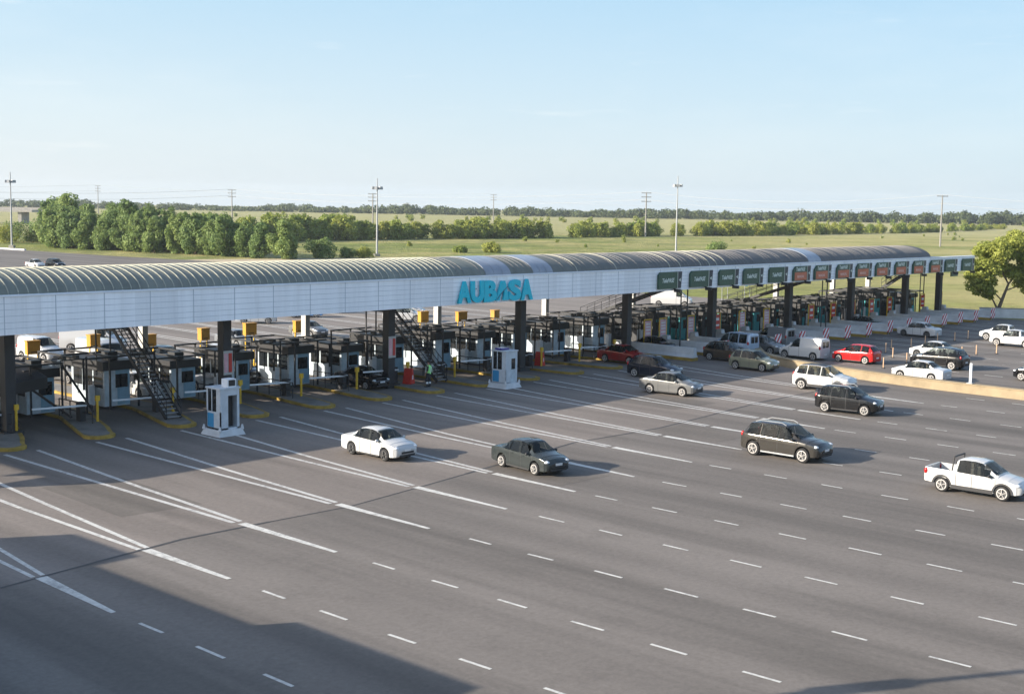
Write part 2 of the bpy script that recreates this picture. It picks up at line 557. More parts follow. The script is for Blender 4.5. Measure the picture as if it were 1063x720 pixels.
for i, xn in enumerate(L_ISL_N):
    xl = LANES[i + 2]
    ye = 35.6 + 0.12 * i
    ym = 40.9 + rs.uniform(-0.4, 0.9)
    for s in (-1, 1):
        xa = xn + s * 0.85
        yb = 60.6
        xm = xl + (xn - xl) * 0.12 + s * 0.16
        segs = [(yb, xa), (50, xa + (xm - xa) * 0.62), (ym, xm)]
        for (y0, x0), (y1, x1) in zip(segs[:-1], segs[1:]):
            strip(b, x0, y0, x1, y1, 0.22, m=1)
    strip(b, xl + (xn - xl) * 0.12, ym - 0.3, xl, ye, 0.40, 0.18)
for sx in (-1, 1):
    strip(b, 25.15 + 1.3 + sx * .85, 60.5, 25.15 + .55 + sx * .55, 50, 0.22, m=1)
    strip(b, 25.15 + .55 + sx * .55, 50, 25.25 + sx * .17, 40.8, 0.2, m=0)
    strip(b, 20.6 + 2.4 + sx * .85, 60, 20.6 + 1.2 + sx * .55, 50, 0.17, m=1)
    strip(b, 20.6 + 1.2 + sx * .55, 50, 20.6 + 0.3 + sx * .17, 40.2, 0.17, m=0)
strip(b, 25.25, 40.6, 25.2, 35.5, 0.40, 0.18)
strip(b, 20.9, 40.0, 20.6, 35.0, 0.42, 0.18)
PH = [33.7, 33.69, 33.58, 34.0, 34.82, 34.4, 35.2, 34.7, 35.3, 35.9, 35.6, 36.1, 35.8, 36.0]
for xl, p in zip(LANES, [33.6] + PH):
    y = p
    while y > -60:
        strip(b, xl + rs.uniform(-0.03, 0.03), y + rs.uniform(-.08, .08), xl, y - 1.2 + rs.uniform(-.1, .1), 0.12)
        y -= 3.03
# right hand plaza: gore lines in front of each barrier, hatch and lane lines
for i, x in enumerate(R_ISL[1:]):
    for s in (-1, 1):
        strip(b, x + s * 0.75, 59.0, x - 0.2 + s * 0.3, 49.5, 0.15, m=1)
for x, y0, y1 in ((98.0, 47, 20), (103.5, 46, 10), (109, 45, 0), (115, 44, -10), (121, 43, -20), (127, 42, -20), (133, 42, -20), (139, 42, -20)):
    y = y0
    while y > y1:
        strip(b, x, y, x, y - 1.4, 0.15)
        y -= 3.4
strip(b, 109.6, 41.65, 96.8, 42.1, 0.3)
strip(b, 119.5, 45.5, 111.1, 46.7, 0.3)
# lines behind the booths
for i, x in enumerate(L_ISL_B + R_ISL[:6]):
    strip(b, x + 0.8, 88, x + 1.6, 126, 0.2, z=0.012)
    strip(b, x - 0.4, 88, x + 1.2, 120, 0.2, z=0.012)
    y = 130
    while y < 172:
        strip(b, x + 1.6, y, x + 1.6, y + 2, 0.2, z=0.012)
        y += 5
structure(b.build('road_markings', [M_LINE, M_LINEW]))
# oil-darkened wheel strips where cars stop are part of the asphalt material; kerb at the far left verge
b = MB()
b.prism([(146.4, 284.2), (146.9, 284.2), (143.2, 330), (142.7, 330)], 0, 0.35)
b.build('verge_kerb', M_CONCL)
structure(bpy.data.objects['verge_kerb'])

# ------------------------------------------------------------------ toll canopy
CX0, CX1 = 12.0, 147.7
YF = 62.5
KS = YF / 61.0            # fascia measures taken at Y = 61 scale to YF
FB, FT = 5.62, 7.60


def dz(x):
    return -0.0026 * (x - 30)


def vault(t):
    """t 0..1 over the vault from the front fascia to the back fascia: (y, z)."""
    if t < 0.5:
        a = t / 0.5 * math.pi / 2
        return YF + 0.28 + 3.2 * (1 - math.cos(a)), 7.52 + 1.26 * math.sin(a)
    f = (t - 0.5) / 0.5
    return YF + 3.48 + 8.9 * f, 8.78 - 0.45 * f - 0.75 * f * f


canopy = thing('toll_canopy', 'long toll plaza canopy with vaulted ribbed roof and pale panelled fascia on black columns', 'canopy', (0, 0, 0))
b = MB()
NT_ = 22
VX1 = 136.8                     # the vault stops short of the fascia end
xs = [CX0 + (VX1 - CX0) * i / 44 for i in range(45)]
for i in range(44):
    for j in range(NT_):
        (y0, z0), (y1, z1) = vault(j / NT_), vault((j + 1) / NT_)
        xa, xb = xs[i], xs[i + 1]
        b.quad((xa, y0, z0 + dz(xa)), (xb, y0, z0 + dz(xb)), (xb, y1, z1 + dz(xb)), (xa, y1, z1 + dz(xa)), 0)
        b.quad((xa, y1, z1 + dz(xa) - 0.08), (xb, y1, z1 + dz(xb) - 0.08), (xb, y0, z0 + dz(xb) - 0.08), (xa, y0, z0 + dz(xa) - 0.08), 1)


def arc(b, x, w, h, m, t0=0.0, t1=1.0):
    n = 16
    for j in range(n):
        (y0, z0), (y1, z1) = vault(t0 + (t1 - t0) * j / n), vault(t0 + (t1 - t0) * (j + 1) / n)
        d = dz(x)
        b.quad((x - w / 2, y0, z0 + h + d), (x + w / 2, y0, z0 + h + d), (x + w / 2, y1, z1 + h + d), (x - w / 2, y1, z1 + h + d), m)
        b.quad((x - w / 2, y0, z0 + d), (x - w / 2, y0, z0 + h + d), (x - w / 2, y1, z1 + h + d), (x - w / 2, y1, z1 + d), m)
        b.quad((x + w / 2, y0, z0 + h + d), (x + w / 2, y0, z0 + d), (x + w / 2, y1, z1 + d), (x + w / 2, y1, z1 + h + d), m)


x = CX0 + 0.2
rr = random.Random(5)
while x < VX1:
    if x < 63.5:
        arc(b, x, 0.055, 0.04, 2)
    elif rr.random() < 0.75:
        arc(b, x, 0.045, 0.03, 3)
    x += 0.535
for x in (88.1, 89.6, 92.6, 93.9, 95.0, 96.4, 81.0, 76.2):
    arc(b, x, 0.08, 0.04, 2, 0.0, 0.6)
for x0, w in ((66.2, 2.6), (71.2, 2.2), (110.5, 2.4)):
    for k in range(3):
        arc(b, x0 + w * (k + 0.5) / 3, w / 3 - 0.03, 0.045, 4, 0.0, 0.62)
b.build('roof', [M_ROOF, M_STEELD, M_RIB, mat('worn_rib', (0.14, 0.135, 0.132), 0.6), M_SKYL], canopy)
b = MB()
xe = [CX0, 30, 60, 90, 120, CX1]
for xa, xb in zip(xe[:-1], xe[1:]):
    za0, za1, zb0, zb1 = FB, FT + dz(xa), FB, FT + dz(xb)
    vs = [(xa, YF, za0), (xb, YF, zb0), (xb, YF, zb1), (xa, YF, za1), (xa, YF + 0.26, za0), (xb, YF + 0.26, zb0), (xb, YF + 0.26, zb1), (xa, YF + 0.26, za1)]
    b.add(vs, [(0, 1, 2, 3), (5, 4, 7, 6), (1, 0, 4, 5), (3, 2, 6, 7)], 0)
b.quad((CX1, YF, FB), (CX1, YF + 0.26, FB), (CX1, YF + 0.26, FT + dz(CX1)), (CX1, YF, FT + dz(CX1)))
b.quad((CX0, YF + 0.26, FB), (CX0, YF, FB), (CX0, YF, FT + dz(CX0)), (CX0, YF + 0.26, FT + dz(CX0)))
k = 0
x = (30.32 - 2.7 * 6) * KS
while x < CX1 - 0.5:
    b.span(x - 0.022, x + 0.022, YF - 0.006, YF + 0.001, FB + 0.01, FT - 0.02 + dz(x), 1)
    x += 2.7 * KS
for h in (0.32, 0.62, 0.95, 1.27, 1.58):
    for xa, xb in zip(xe[:-1], xe[1:]):
        z0 = FB + h
        z1 = z0 + dz(xa) * h / 1.9
        z2 = z0 + dz(xb) * h / 1.9
        b.quad((xa, YF - 0.004, z1 - 0.01), (xb, YF - 0.004, z2 - 0.01), (xb, YF - 0.004, z2 + 0.01), (xa, YF - 0.004, z1 + 0.01), 1)
for xa, xb in zip(xe[:-1], xe[1:]):   # cap flashing along the top
    b.add([(xa, YF - 0.05, FT + dz(xa)), (xb, YF - 0.05, FT + dz(xb)), (xb, YF + 0.32, FT + 0.03 + dz(xb)), (xa, YF + 0.32, FT + 0.03 + dz(xa)),
           (xa, YF - 0.05, FT - 0.06 + dz(xa)), (xb, YF - 0.05, FT - 0.06 + dz(xb))], [(0, 1, 2, 3), (4, 5, 1, 0)], 2)
b.build('fascia', [M_FASCIA, M_GROOVE, M_WHITE], canopy)
b = MB()
b.span(CX0, VX1, 74.9, 75.1, 6.5, 7.4)
b.build('back_fascia', M_FASCIA, canopy)
b = MB()
b.span(CX0, CX1, 62.8, 74.8, 6.98, 7.02)
for y in (63.2, 65.5, 70, 74.4):
    b.span(CX0, CX1, y - 0.12, y + 0.12, 6.5, 6.97)
x = 20.2
while x < CX1:
    b.span(x - 0.1, x + 0.1, 62.8, 74.8, 6.1, 6.49)
    x += 6.7
b.build('roof_frame', M_STEELD, canopy)
COLX = [19.0, 32.65, 46.3, 59.6, 72.9, 86.0, 98.5, 111.7, 124.2, 136.6, 145.2]
NOTICE = {2, 3}
for i, x in enumerate(COLX):
    b = MB()
    b.span(x - 0.29, x + 0.29, 65.2, 65.8, 0.2, 6.97)
    b.span(x - 0.55, x + 0.55, 64.95, 66.05, 0.0, 0.25)
    c = b.build('column', M_STEELD, canopy)
    b = MB()
    b.span(x - 0.2, x + 0.2, 74.15, 74.65, 0, 6.5)
    b.build('back_column', M_PALE, canopy)
    if i in NOTICE:
        b = MB()
        b.span(x - 0.32, x + 0.32, 65.14, 65.19, 2.05, 3.5, 0)
        b.span(x - 0.30, x - 0.06, 65.12, 65.138, 2.2, 3.35, 1)
        b.span(x + 0.02, x + 0.26, 65.12, 65.138, 2.2, 3.35, 2)
        b.build('notice_board', [M_PALE, M_PINK, M_RED], c)

def text_mesh(body, size, extrude=0.02, bold=0.0, shear=0.0, name='lettering'):
    cu = bpy.data.curves.new('txt', 'FONT')
    cu.body = body
    cu.size = size
    cu.extrude = extrude
    cu.offset = bold
    cu.shear = shear
    cu.align_x = 'CENTER'
    cu.align_y = 'CENTER'
    cu.resolution_u = 4
    o = bpy.data.objects.new('txt', cu)
    COL.objects.link(o)
    dg = bpy.context.evaluated_depsgraph_get()
    me = bpy.data.meshes.new_from_object(o.evaluated_get(dg))
    bpy.data.objects.remove(o)
    bpy.data.curves.remove(cu)
    me.name = name
    M = Matrix.Rotation(R(90), 4, 'X')
    me.transform(M)
    return me


def mesh_obj(name, me, m, parent, loc=(0, 0, 0)):
    o = bpy.data.objects.new(name, me)
    if not me.materials:
        me.materials.append(m)
    COL.objects.link(o)
    o.parent = parent
    o.location = loc
    KIDS.setdefault(parent.name, []).append(o)
    return o


def fit(me, w, h):
    vs = [v.co for v in me.vertices]
    x0, x1 = min(v.x for v in vs), max(v.x for v in vs)
    z0, z1 = min(v.z for v in vs), max(v.z for v in vs)
    me.transform(Matrix.Diagonal((w / (x1 - x0), 1, h / (z1 - z0), 1)) @ Matrix.Translation((-(x0 + x1) / 2, 0, -(z0 + z1) / 2)))
    return me


sign = thing('fascia_lettering', 'big cyan letters AUBASA standing off the pale canopy fascia', 'sign', (65.2 * KS, YF - 0.16, 12.6 - 6.0 * KS))
cw = 7.45 * KS / 6
for i, ch in enumerate('AUBASA'):
    if i == 3:
        b = MB()   # the second A is drawn with a road sweeping up through it
        P = [(-0.72, -0.69), (-0.36, -0.69), (-0.12, -0.16), (0.02, 0.06), (0.16, -0.12), (0.10, -0.38), (0.02, -0.69), (0.62, -0.69), (0.56, -0.36), (0.22, 0.69), (-0.16, 0.69)]
        b.extrude(P, 'y', -0.07, 0.07)
        o = b.build('letter', M_CYAN, sign)
        b = MB()
        for q in range(6):
            t0, t1 = q / 6, (q + 1) / 6
            f = lambda t: (-0.62 + 1.1 * t, -0.62 + 0.9 * t ** 0.75)
            (xa, za), (xb, zb) = f(t0), f(t1)
            b.quad((xa - 0.05, -0.078, za), (xa + 0.09, -0.078, za), (xb + 0.07, -0.078, zb), (xb - 0.05, -0.078, zb))
        b.build('road_swoosh', M_CYAND, o)
    else:
        me = fit(text_mesh(ch, 1.6, 0.07, 0.085), cw * 1.02, 1.5)
        o = mesh_obj('letter', me, M_CYAN, sign)
    o.location = ((i - 2.5) * cw, 0, 0.02 - 0.01 * i)
    b = MB()
    b.bar((0.0, 0.06, 0.2), (0.0, 0.15, 0.2), 0.06, 0.06)
    b.build('stand_off', M_GALV, o)

# lane signs on the fascia
SX = [(83.87, 87.01), (88.23, 91.43), (92.43, 95.37), (96.2, 99.3), (100.33, 103.43), (104.43, 107.44), (108.23, 111.29), (112.4, 115.42), (116.29, 119.36),
      (120.27, 123.38), (124.44, 127.47), (128.47, 131.42), (132.5, 135.5), (136.26, 139.21), (140.59, 143.7)]
SX = [(a * KS, c * KS) for a, c in SX]
TXT = fit(text_mesh('TelePASE', 0.5, 0.008, 0.012, 0.25), 1.65, 0.36)
TXT2 = fit(text_mesh('MANUAL', 0.5, 0.008, 0.015, 0.0), 1.25, 0.26)


def lane_sign(x0, x1, kind, label):
    w = x1 - x0
    t = thing('lane_sign', label, 'sign', ((x0 + x1) / 2, YF - 0.14, 12.6 - 5.83 * KS + dz(x0)), 0, 'lane signs along the canopy fascia')
    h = 0.68
    cut = 0.25 if kind == 'open' else 0.42
    b = MB()
    b.extrude([(-w / 2, -h), (w / 2 - 0.62, -h), (w / 2 - 0.62, h), (-w / 2 + cut, h), (-w / 2, h - cut * 0.9)], 'y', -0.07, 0.1)
    b.build('green_panel', M_GREENS, t)
    b = MB()
    b.extrude([(w / 2 - 0.60, -h), (w / 2 - 0.12, -h), (w / 2, h), (w / 2 - 0.60, h)], 'y', -0.07, 0.1)
    s = b.build('side_strip', M_NAVY, t)
    b = MB()
    b.extrude([(w / 2 - 0.45, 0.0), (w / 2 - 0.2, -0.14), (w / 2 - 0.2, 0.14)], 'y', -0.085, -0.073)
    b.span(w / 2 - 0.645, w / 2 - 0.605, -0.09, 0.09, -h, h)
    b.build('arrow_mark', M_SIGNW, s)
    cx = -0.32
    if kind == 'open':
        mesh_obj('lettering', TXT, M_SIGNW, t, (cx, -0.085, 0.0))
    else:
        mesh_obj('lettering', TXT, M_SIGNW, t, (cx, -0.085, 0.40))
        b = MB()
        b.span(-w / 2 + 0.18, w / 2 - 0.75, -0.095, -0.073, -h + 0.06, 0.12)
        rp = b.build('red_panel', M_REDS, t)
        mesh_obj('lettering', TXT2, M_SIGNP, rp, (cx, -0.105, -0.28))
    b = MB()
    b.box((0.72, -0.28, -0.86), (0.26, 0.55, 0.24), 0.3)
    b.bar((0.72, -0.1, -0.74), (0.72, 0.2, -0.7), 0.08, 0.08)
    b.build('camera', M_BLACK, t)
    return t


KINDS = ['open'] * 5 + ['closed'] * 8 + ['open'] * 2
ng = nr = 0
for i, ((x0, x1), k) in enumerate(zip(SX, KINDS)):
    if k == 'open' and i < 5:
        lb = ORD[ng] + ' from the left of the five plain dark green lane signs on the fascia'
        ng += 1
    elif k == 'open':
        lb = ('plain green lane sign at the very right end of the fascia', 'plain green lane sign next to last at the right end of the fascia')[1 if i == 13 else 0]
    else:
        lb = ORD[nr] + ' from the left of the eight green and red lane signs on the fascia'
        nr += 1
    lane_sign(x0, x1, k, lb)
t = thing('hanging_sign', 'small dark green sign hanging below the right end of the fascia', 'sign', (142.6, YF + 0.1, 5.36))
b = MB()
b.span(-0.9, 0.9, -0.05, 0.05, -0.28, 0.22)
b.build('panel', M_GREENS, t)
b = MB()
for x in (-0.6, 0.6):
    b.tube((x, 0, 0.22), (x, 0, 0.26), 0.03)
b.build('hanger', M_GALV, t)

# ------------------------------------------------------------------ toll islands, booths and lane gear
for i, (xn, xb) in enumerate(zip(L_ISL_N, L_ISL_B)):
    t = thing('toll_island', 'yellow kerbed toll island, %s from the left under the canopy' % ORD[i], 'traffic island', (xb, 61, 0), 0, 'yellow kerbed toll islands')
    b = MB()
    n = xn - xb
    P = []
    for a in range(0, 181, 30):
        P.append((n + 0.85 * math.cos(R(a + 180)), 0.9 - 0.9 * math.sin(R(a))))
    P += [(n * 0.75 + 0.95, 2.4), (1.0, 7.5), (1.0, 24), (0.5, 25), (-0.5, 25), (-1.0, 24), (-1.0, 7.5), (n * 0.75 - 0.95, 2.4)]
    b.prism(P, 0.0, 0.16, 0)
    b.build('kerb', M_KERBY, t)
    b = MB()
    Q = [((p[0] - n * max(0, 1 - p[1] / 7.5)) * 0.82 + n * max(0, 1 - p[1] / 7.5), p[1] * 0.97 + 0.35) for p in P]
    b.prism(Q, 0.15, 0.175, 0)
    b.build('paving', M_PAVE, t)

for i, x in enumerate(R_ISL):
    t = thing('toll_island', 'plain concrete toll island behind the barriers, %s from the red saloon' % ORD[i], 'traffic island', (x, 66, 0), 0, 'concrete toll islands of the right hand lanes')
    b = MB()
    b.prism([(-0.8, 0), (0.8, 0), (1.0, 3), (1.0, 19), (0.5, 20), (-0.5, 20), (-1.0, 19), (-1.0, 3)], 0, 0.2)
    b.build('kerb', M_KERBY if i < 4 else M_CONC, t)
    b = MB()
    b.prism([(-0.65, 0.2), (0.65, 0.2), (0.85, 3), (0.85, 18.8), (-0.85, 18.8), (-0.85, 3)], 0.19, 0.215)
    b.build('paving', M_CONCL, t)


def make_booth(label, teal=0, awning=False):
    t = thing('toll_booth', label, 'toll booth', (0, 0, 0.2), 0, 'toll booths in a row under the canopy')
    w, l = (1.7 if teal == 0 else 1.25), 3.5          # x, y
    b = MB()
    b.span(-w / 2, w / 2, 0, l, 0.0, 1.0, 0)
    b.span(-w / 2, -0.12, 0, 0.08, 1.0, 2.0, 0)
    b.span(w / 2 - 0.12, w / 2, 0, 0.08, 1.0, 2.0, 1)
    b.span(-0.12, w / 2 - 0.12, 0, 0.08, 1.75, 2.0, 1)
    b.span(-w / 2, w / 2, l - 0.08, l, 1.0, 2.0, 0)
    for sx in (-1, 1):
        for y in (0.12, 1.2, 2.3, l - 0.14):
            b.box((sx * (w / 2 - 0.04), y, 1.49), (0.08, 0.1, 1.02), 0, 0)
    b.span(0.0, w / 2 + 0.003, -0.012, 0.0, 0.05, 1.0, 1)
    b.build('cabin', [(M_BLUEW, M_TEAL, M_STEELD)[teal], (M_BLUEP, M_TEAL, M_TEAL)[teal]], t)
    b = MB()
    b.span(-w / 2 + 0.02, w / 2 - 0.02, 0.05, l - 0.06, 1.0, 1.98)
    b.span(-0.10, w / 2 - 0.14, 0.02, 0.05, 1.0, 1.74)
    b.build('window', M_GLASSD, t)
    b = MB()
    b.span(-w / 2 - 0.25, w / 2 + 0.25, -0.25, l + 0.3, 2.01, 2.52)
    b.build('roof', M_BLACK, t)
    b = MB()
    b.span(-0.32, 0.32, 0.4, 1.1, 2.52, 2.95)
    b.build('air_conditioner', M_STEELD, t)
    b = MB()
    for x in (-2.75, -1.05):
        for y in (-0.9, 3.9):
            b.bar((x, y, 0.0 if x > -2 else 1.2), (x, y, 2.85), 0.09, 0.09)
    for y in (-0.9, 1.5, 3.9):
        b.bar((-2.8, y, 2.85), (0.9, y, 2.85), 0.1, 0.1)
    for x in (-2.75, -0.95, 0.85):
        b.bar((x, -0.9, 2.85), (x, 3.9, 2.85), 0.1, 0.1)
    b.bar((0.85, -0.9, 0.0), (0.85, -0.9, 2.85), 0.09, 0.09)
    b.build('lane_frame', M_BLACK, t)
    if awning:
        b = MB()
        b.add([(-3.0, -1.6, 2.0), (-0.4, -1.6, 2.25), (-0.4, 1.8, 2.95), (-3.0, 1.8, 2.7), (-3.0, -1.6, 1.4), (-0.4, -1.6, 1.65), (-0.4, 1.8, 2.15), (-3.0, 1.8, 1.9)],
              [(0, 1, 2, 3), (7, 6, 5, 4), (0, 4, 5, 1), (1, 5, 6, 2), (2, 6, 7, 3), (3, 7, 4, 0)])
        b.build('shade_awning', M_BLACK, t)
        b = MB()
        b.bar((-1.9, -1.0, 2.2), (0.5, -2.6, 0.0), 0.12, 0.12)
        b.bar((0.9, -0.6, 2.9), (2.4, -1.6, 0.0), 0.12, 0.12)
        b.build('brace', M_BLACK, t)
    b = MB()                 # coin machine and card reader boxes at the lane side
    b.span(-1.3, -0.92, 0.9, 1.3, 0.0, 1.1)
    b.build('card_reader', M_WHITE, t)
    return t


protos = {}
BX = L_ISL_B + R_ISL
for i, x in enumerate(BX):
    tk = 0 if i < 13 else (1 if i % 3 == 0 else 2)
    key = str(tk) + ('_awn' if i < 2 else '')
    lb = 'toll booth with black flat roof under the canopy, %s from the left' % ORD[i]
    if i < 2:
        lb = ('pale booth with a sloped black awning at the far left', 'pale booth with a sloped black awning, left of the steel stair')[i]
    if key not in protos:
        o = protos[key] = make_booth(lb, tk, i < 2)
    else:
        o = copy_tree(protos[key])
        o['label'] = lb
    vr = random.Random(i * 7 + 3)
    o.scale = (vr.uniform(.9, 1.08), vr.uniform(.9, 1.12), vr.uniform(.93, 1.09))
    o.location = (x - 1.3 + (0.5 if i >= 12 else 0), 69.6 + (0.35 if i % 3 == 1 else 0.0), 0.17)


def make_signal():
    t = thing('lane_signal', '', 'signal', (0, 0, 0.2), 0, 'orange signal boxes over the lanes')
    b = MB()
    b.bar((-0.4, 0, 0), (-0.4, 0, 2.75), 0.09, 0.09)
    b.bar((0.4, 0, 0), (0.4, 0, 2.75), 0.09, 0.09)
    b.build('post', M_YEL, t)
    b = MB()
    b.span(-0.52, 0.52, -0.22, 0.22, 2.7, 3.5, 0)
    b.span(-0.56, 0.56, -0.26, 0.26, 3.5, 3.56, 0)
    b.span(-0.25, 0.25, -0.235, -0.222, 2.80, 2.86, 1)
    b.build('housing', [M_ORA, M_BLACK], t)
    return t


sg = make_signal()
SIGX = [37.9, 42.2, 46.3, 50.6, 54.6, 58.6, 71.2, 75.4, 79.6]
for i, x in enumerate(SIGX):
    o = sg if i == 0 else copy_tree(sg)
    o.location = (x + 1.6, 76.0 + rs.uniform(-.5, .5), 0.2)
    o.rotation_euler = (0, 0, rs.uniform(-.15, .15))
    o.scale = (rs.uniform(.7, .9), .9, rs.uniform(.92, 1.02))
    o['label'] = 'boxy orange lane signal on two yellow posts, %s from the left' % ORD[i]


def make_boom():
    t = thing('boom_gate', '', 'boom gate', (0, 0, 0.2), 0, 'boom gates across the toll lanes')
    b = MB()
    b.span(-0.18, 0.18, -0.2, 0.2, 0, 1.0, 0)
    b.span(-0.2, 0.2, -0.22, 0.22, 1.0, 1.06, 0)
    b.build('cabinet', M_STEELD, t)
    b = MB()
    b.bar((0.2, -0.26, 0.88), (-3.0, -0.26, 0.98), 0.05, 0.1)
    b.build('arm', M_WHITE, t)
    return t


def make_post():
    t = thing('yellow_post', '', 'post', (0, 0, 0.2), 0, 'yellow posts on the islands')
    b = MB()
    b.tube((0, 0, 0), (0, 0, 1.25), 0.075, 8)
    b.build('pipe', M_YEL, t)
    b = MB()
    b.box((0, -0.02, 1.3), (0.24, 0.16, 0.3))
    b.build('lamp_box', M_YEL, t)
    return t


bm, ps = make_boom(), make_post()
first = True
for i in range(12):
    xn, xb = L_ISL_N[i], L_ISL_B[i]
    f = 0.62
    xm = xb + (xn - xb) * 0.35
    o = bm if i == 0 else copy_tree(bm)
    o.location = (xm - 0.2, 66.0, 0.2)
    o['label'] = 'white boom arm on a dark cabinet in front of booths, %s from the left' % ORD[i]
    q = ps if i == 0 else copy_tree(ps)
    q.location = (xm + 0.35, 65.2, 0.2)
    q['label'] = 'yellow post beside the boom gate, %s island from the left' % ORD[i]

# camera masts and guard rails on the islands


def make_cam_mast():
    t = thing('camera_mast', '', 'camera', (0, 0, 0.17), 0, 'camera masts on the islands')
    b = MB()
    b.tube((0, 0, 0), (0, 0, 3.3), 0.06, 7)
    b.bar((0, 0, 3.2), (-1.6, 0, 3.2), 0.07, 0.07)
    b.build('mast', M_BLACK, t)
    for x in (-1.5, -0.7):
        b = MB()
        b.box((x, -0.1, 3.36), (0.2, 0.42, 0.2))
        b.build('camera', M_STEELD, t)
    return t


def make_rail():
    t = thing('guard_rail', '', 'railing', (0, 0, 0.17), 0, 'dark guard rails on the islands')
    b = MB()
    for h in (0.5, 1.0):
        b.tube((0, 0, h), (0, 3.6, h), 0.035, 6)
    b.build('rail', M_STEELD, t)
    for k in range(4):
        b = MB()
        b.tube((0, k * 1.2, 0), (0, k * 1.2, 1.0), 0.035, 6)
        b.build('post', M_STEELD, t)
    return t


cm, gr_ = make_cam_mast(), make_rail()
nc = ng2 = 0
for i, x in enumerate(BX[:24]):
    if i % 5 != 3:
        o = cm if nc == 0 else copy_tree(cm)
        o.location = (x + 0.5, 67.6 + 0.4 * (i % 3), 0.17)
        o['label'] = 'dark camera mast with two boxes in front of booths, %s from the left' % ORD[nc]
        nc += 1
    if i % 4 != 2 and i < 12:
        o = gr_ if ng2 == 0 else copy_tree(gr_)
        o.location = (x - 0.95, 64.9, 0.17)
        o['label'] = 'dark tubular guard rail on a toll island, %s from the left' % ORD[ng2]
        ng2 += 1

# steel stairs up to the roof walk


def stair(name_label, x, y0, z0, y1, z1, landing=2.0, w=0.95):
    t = thing('steel_stair', name_label, 'stairs', (x, y0, 0.0), 0, None)
    dy, dzz = y1 - y0, z1 - z0
    b = MB()
    for s in (-1, 1):
        b.bar((s * w / 2, 0, z0), (s * w / 2, dy, z1), 0.06, 0.22)
        b.bar((s * w / 2, dy, z1), (s * w / 2, dy + math.copysign(landing, dy), z1), 0.06, 0.2)
    b.build('stringer', M_STEELD, t)
    b = MB()
    n = max(6, int(abs(dzz) / 0.19))
    for k in range(n):
        f = (k + 0.5) / n
        b.box((0, dy * f, z0 + dzz * f), (w - 0.08, 0.26, 0.035))
    b.box((0, dy + math.copysign(landing / 2, dy), z1), (w - 0.08, landing, 0.04))
    b.build('tread', M_GALV, t)
    b = MB()
    for s in (-1, 1):
        for h in (0.55, 1.05):
            b.tube((s * w / 2, 0, z0 + h), (s * w / 2, dy, z1 + h), 0.03, 5)
            b.tube((s * w / 2, dy, z1 + h), (s * w / 2, dy + math.copysign(landing, dy), z1 + h), 0.03, 5)
        for k in range(7):
            f = k / 6
            b.tube((s * w / 2, dy * f, z0 + dzz * f), (s * w / 2, dy * f, z0 + dzz * f + 1.05), 0.026, 5)
    b.build('handrail', M_STEELD, t)
    b = MB()
    for s in (-1, 1):
        b.bar((s * w / 2, dy + math.copysign(landing, dy), 0.2), (s * w / 2, dy + math.copysign(landing, dy), max(z0, z1)), 0.08, 0.08)
    b.build('support', M_STEELD, t)
    return t


stair('steel stair rising from the third island beside the left booths', 41.2, 63.2, 0.2, 68.6, 4.85)
stair('steel stair rising behind the worker in the green vest', 63.4, 64.2, 0.2, 69.6, 4.75)
stair('dark steel stair dropping from the fascia below the first green lane sign', 92.3, 75.2, 2.2, 65.4, 5.7, 1.2)
stair('dark steel stair dropping from the fascia below the second red lane sign', 115.6, 75.2, 2.2, 65.0, 5.6, 1.2)
stair('dark steel stair near the right end of the canopy', 143.6, 71.6, 3.3, 68.0, 5.7, 1.2)

# red plastic barriers by the columns
rb_l = [(29.6, 64.4, 'red plastic barrier at the left frame edge on an island'), (60.9, 64.9, 'red plastic barrier at the foot of a column near the vest worker'),
        (75.3, 65.6, 'red plastic barrier at the foot of a column behind the rear kiosk')]
for i, (x, y, lb) in enumerate(rb_l):
    t = thing('plastic_barrier', lb, 'barrier', (x, y, 0.2), 0.2)
    b = MB()
    b.extrude([(-0.28, 0), (0.28, 0), (0.2, 0.35), (0.1, 0.75), (0.06, 1.05), (-0.06, 1.05), (-0.1, 0.75), (-0.2, 0.35)], 'y', -0.33, 0.33)
    b.build('shell', M_RED, t)
    b = MB()
    b.box((0, -0.337, 0.45), (0.1, 0.012, 0.3))
    b.build('reflector', M_REFL, t)

# concrete barriers, chevron boards and portrait signs of the right hand lanes
for i, x in enumerate(R_ISL):
    t = thing('concrete_barrier', 'pale concrete barrier with yellow foot at a lane head, %s behind the divider wall' % ORD[i], 'barrier', (x, 60.2, 0), 0, 'concrete barriers of the right hand lanes')
    L = 8.2 if i == 0 else 6.4
    b = MB()
    b.extrude([(-0.42, 0.27), (0.42, 0.27), (0.24, 0.5), (0.17, 1.05), (-0.17, 1.05), (-0.24, 0.5)], 'y', 0.0, L)
    b.build('body', M_CONCL, t)
    b = MB()
    b.span(-0.43, 0.43, -0.004, L + 0.004, 0, 0.27)
    b.build('foot', M_KERBY, t)
    if i > 0:
        b = MB()
        b.box((0, L - 0.5, 1.22), (0.55, 0.6, 0.34), 0, 0, 0, 0.85)
        b.build('sign_base', M_CONCL, t)
        t = thing('chevron_board', 'red and white striped board on a barrier end, %s from the left' % ORD[i - 1], 'marker board', (x, 60.1, 0), 0, 'striped boards on the barrier ends')
        b = MB()
        b.extrude([(-0.56, 0.25), (0.46, 0.25), (0.56, 1.4), (-0.46, 1.4)], 'y', -0.06, 0.0)
        b.build('panel', M_STRIPE, t)
        b = MB()
        b.bar((-0.25, 0.04, 0.0), (-0.25, 0.04, 1.2), 0.06, 0.06)
        b.bar((0.25, 0.04, 0.0), (0.25, 0.04, 1.2), 0.06, 0.06)
        b.build('post', M_GALV, t)
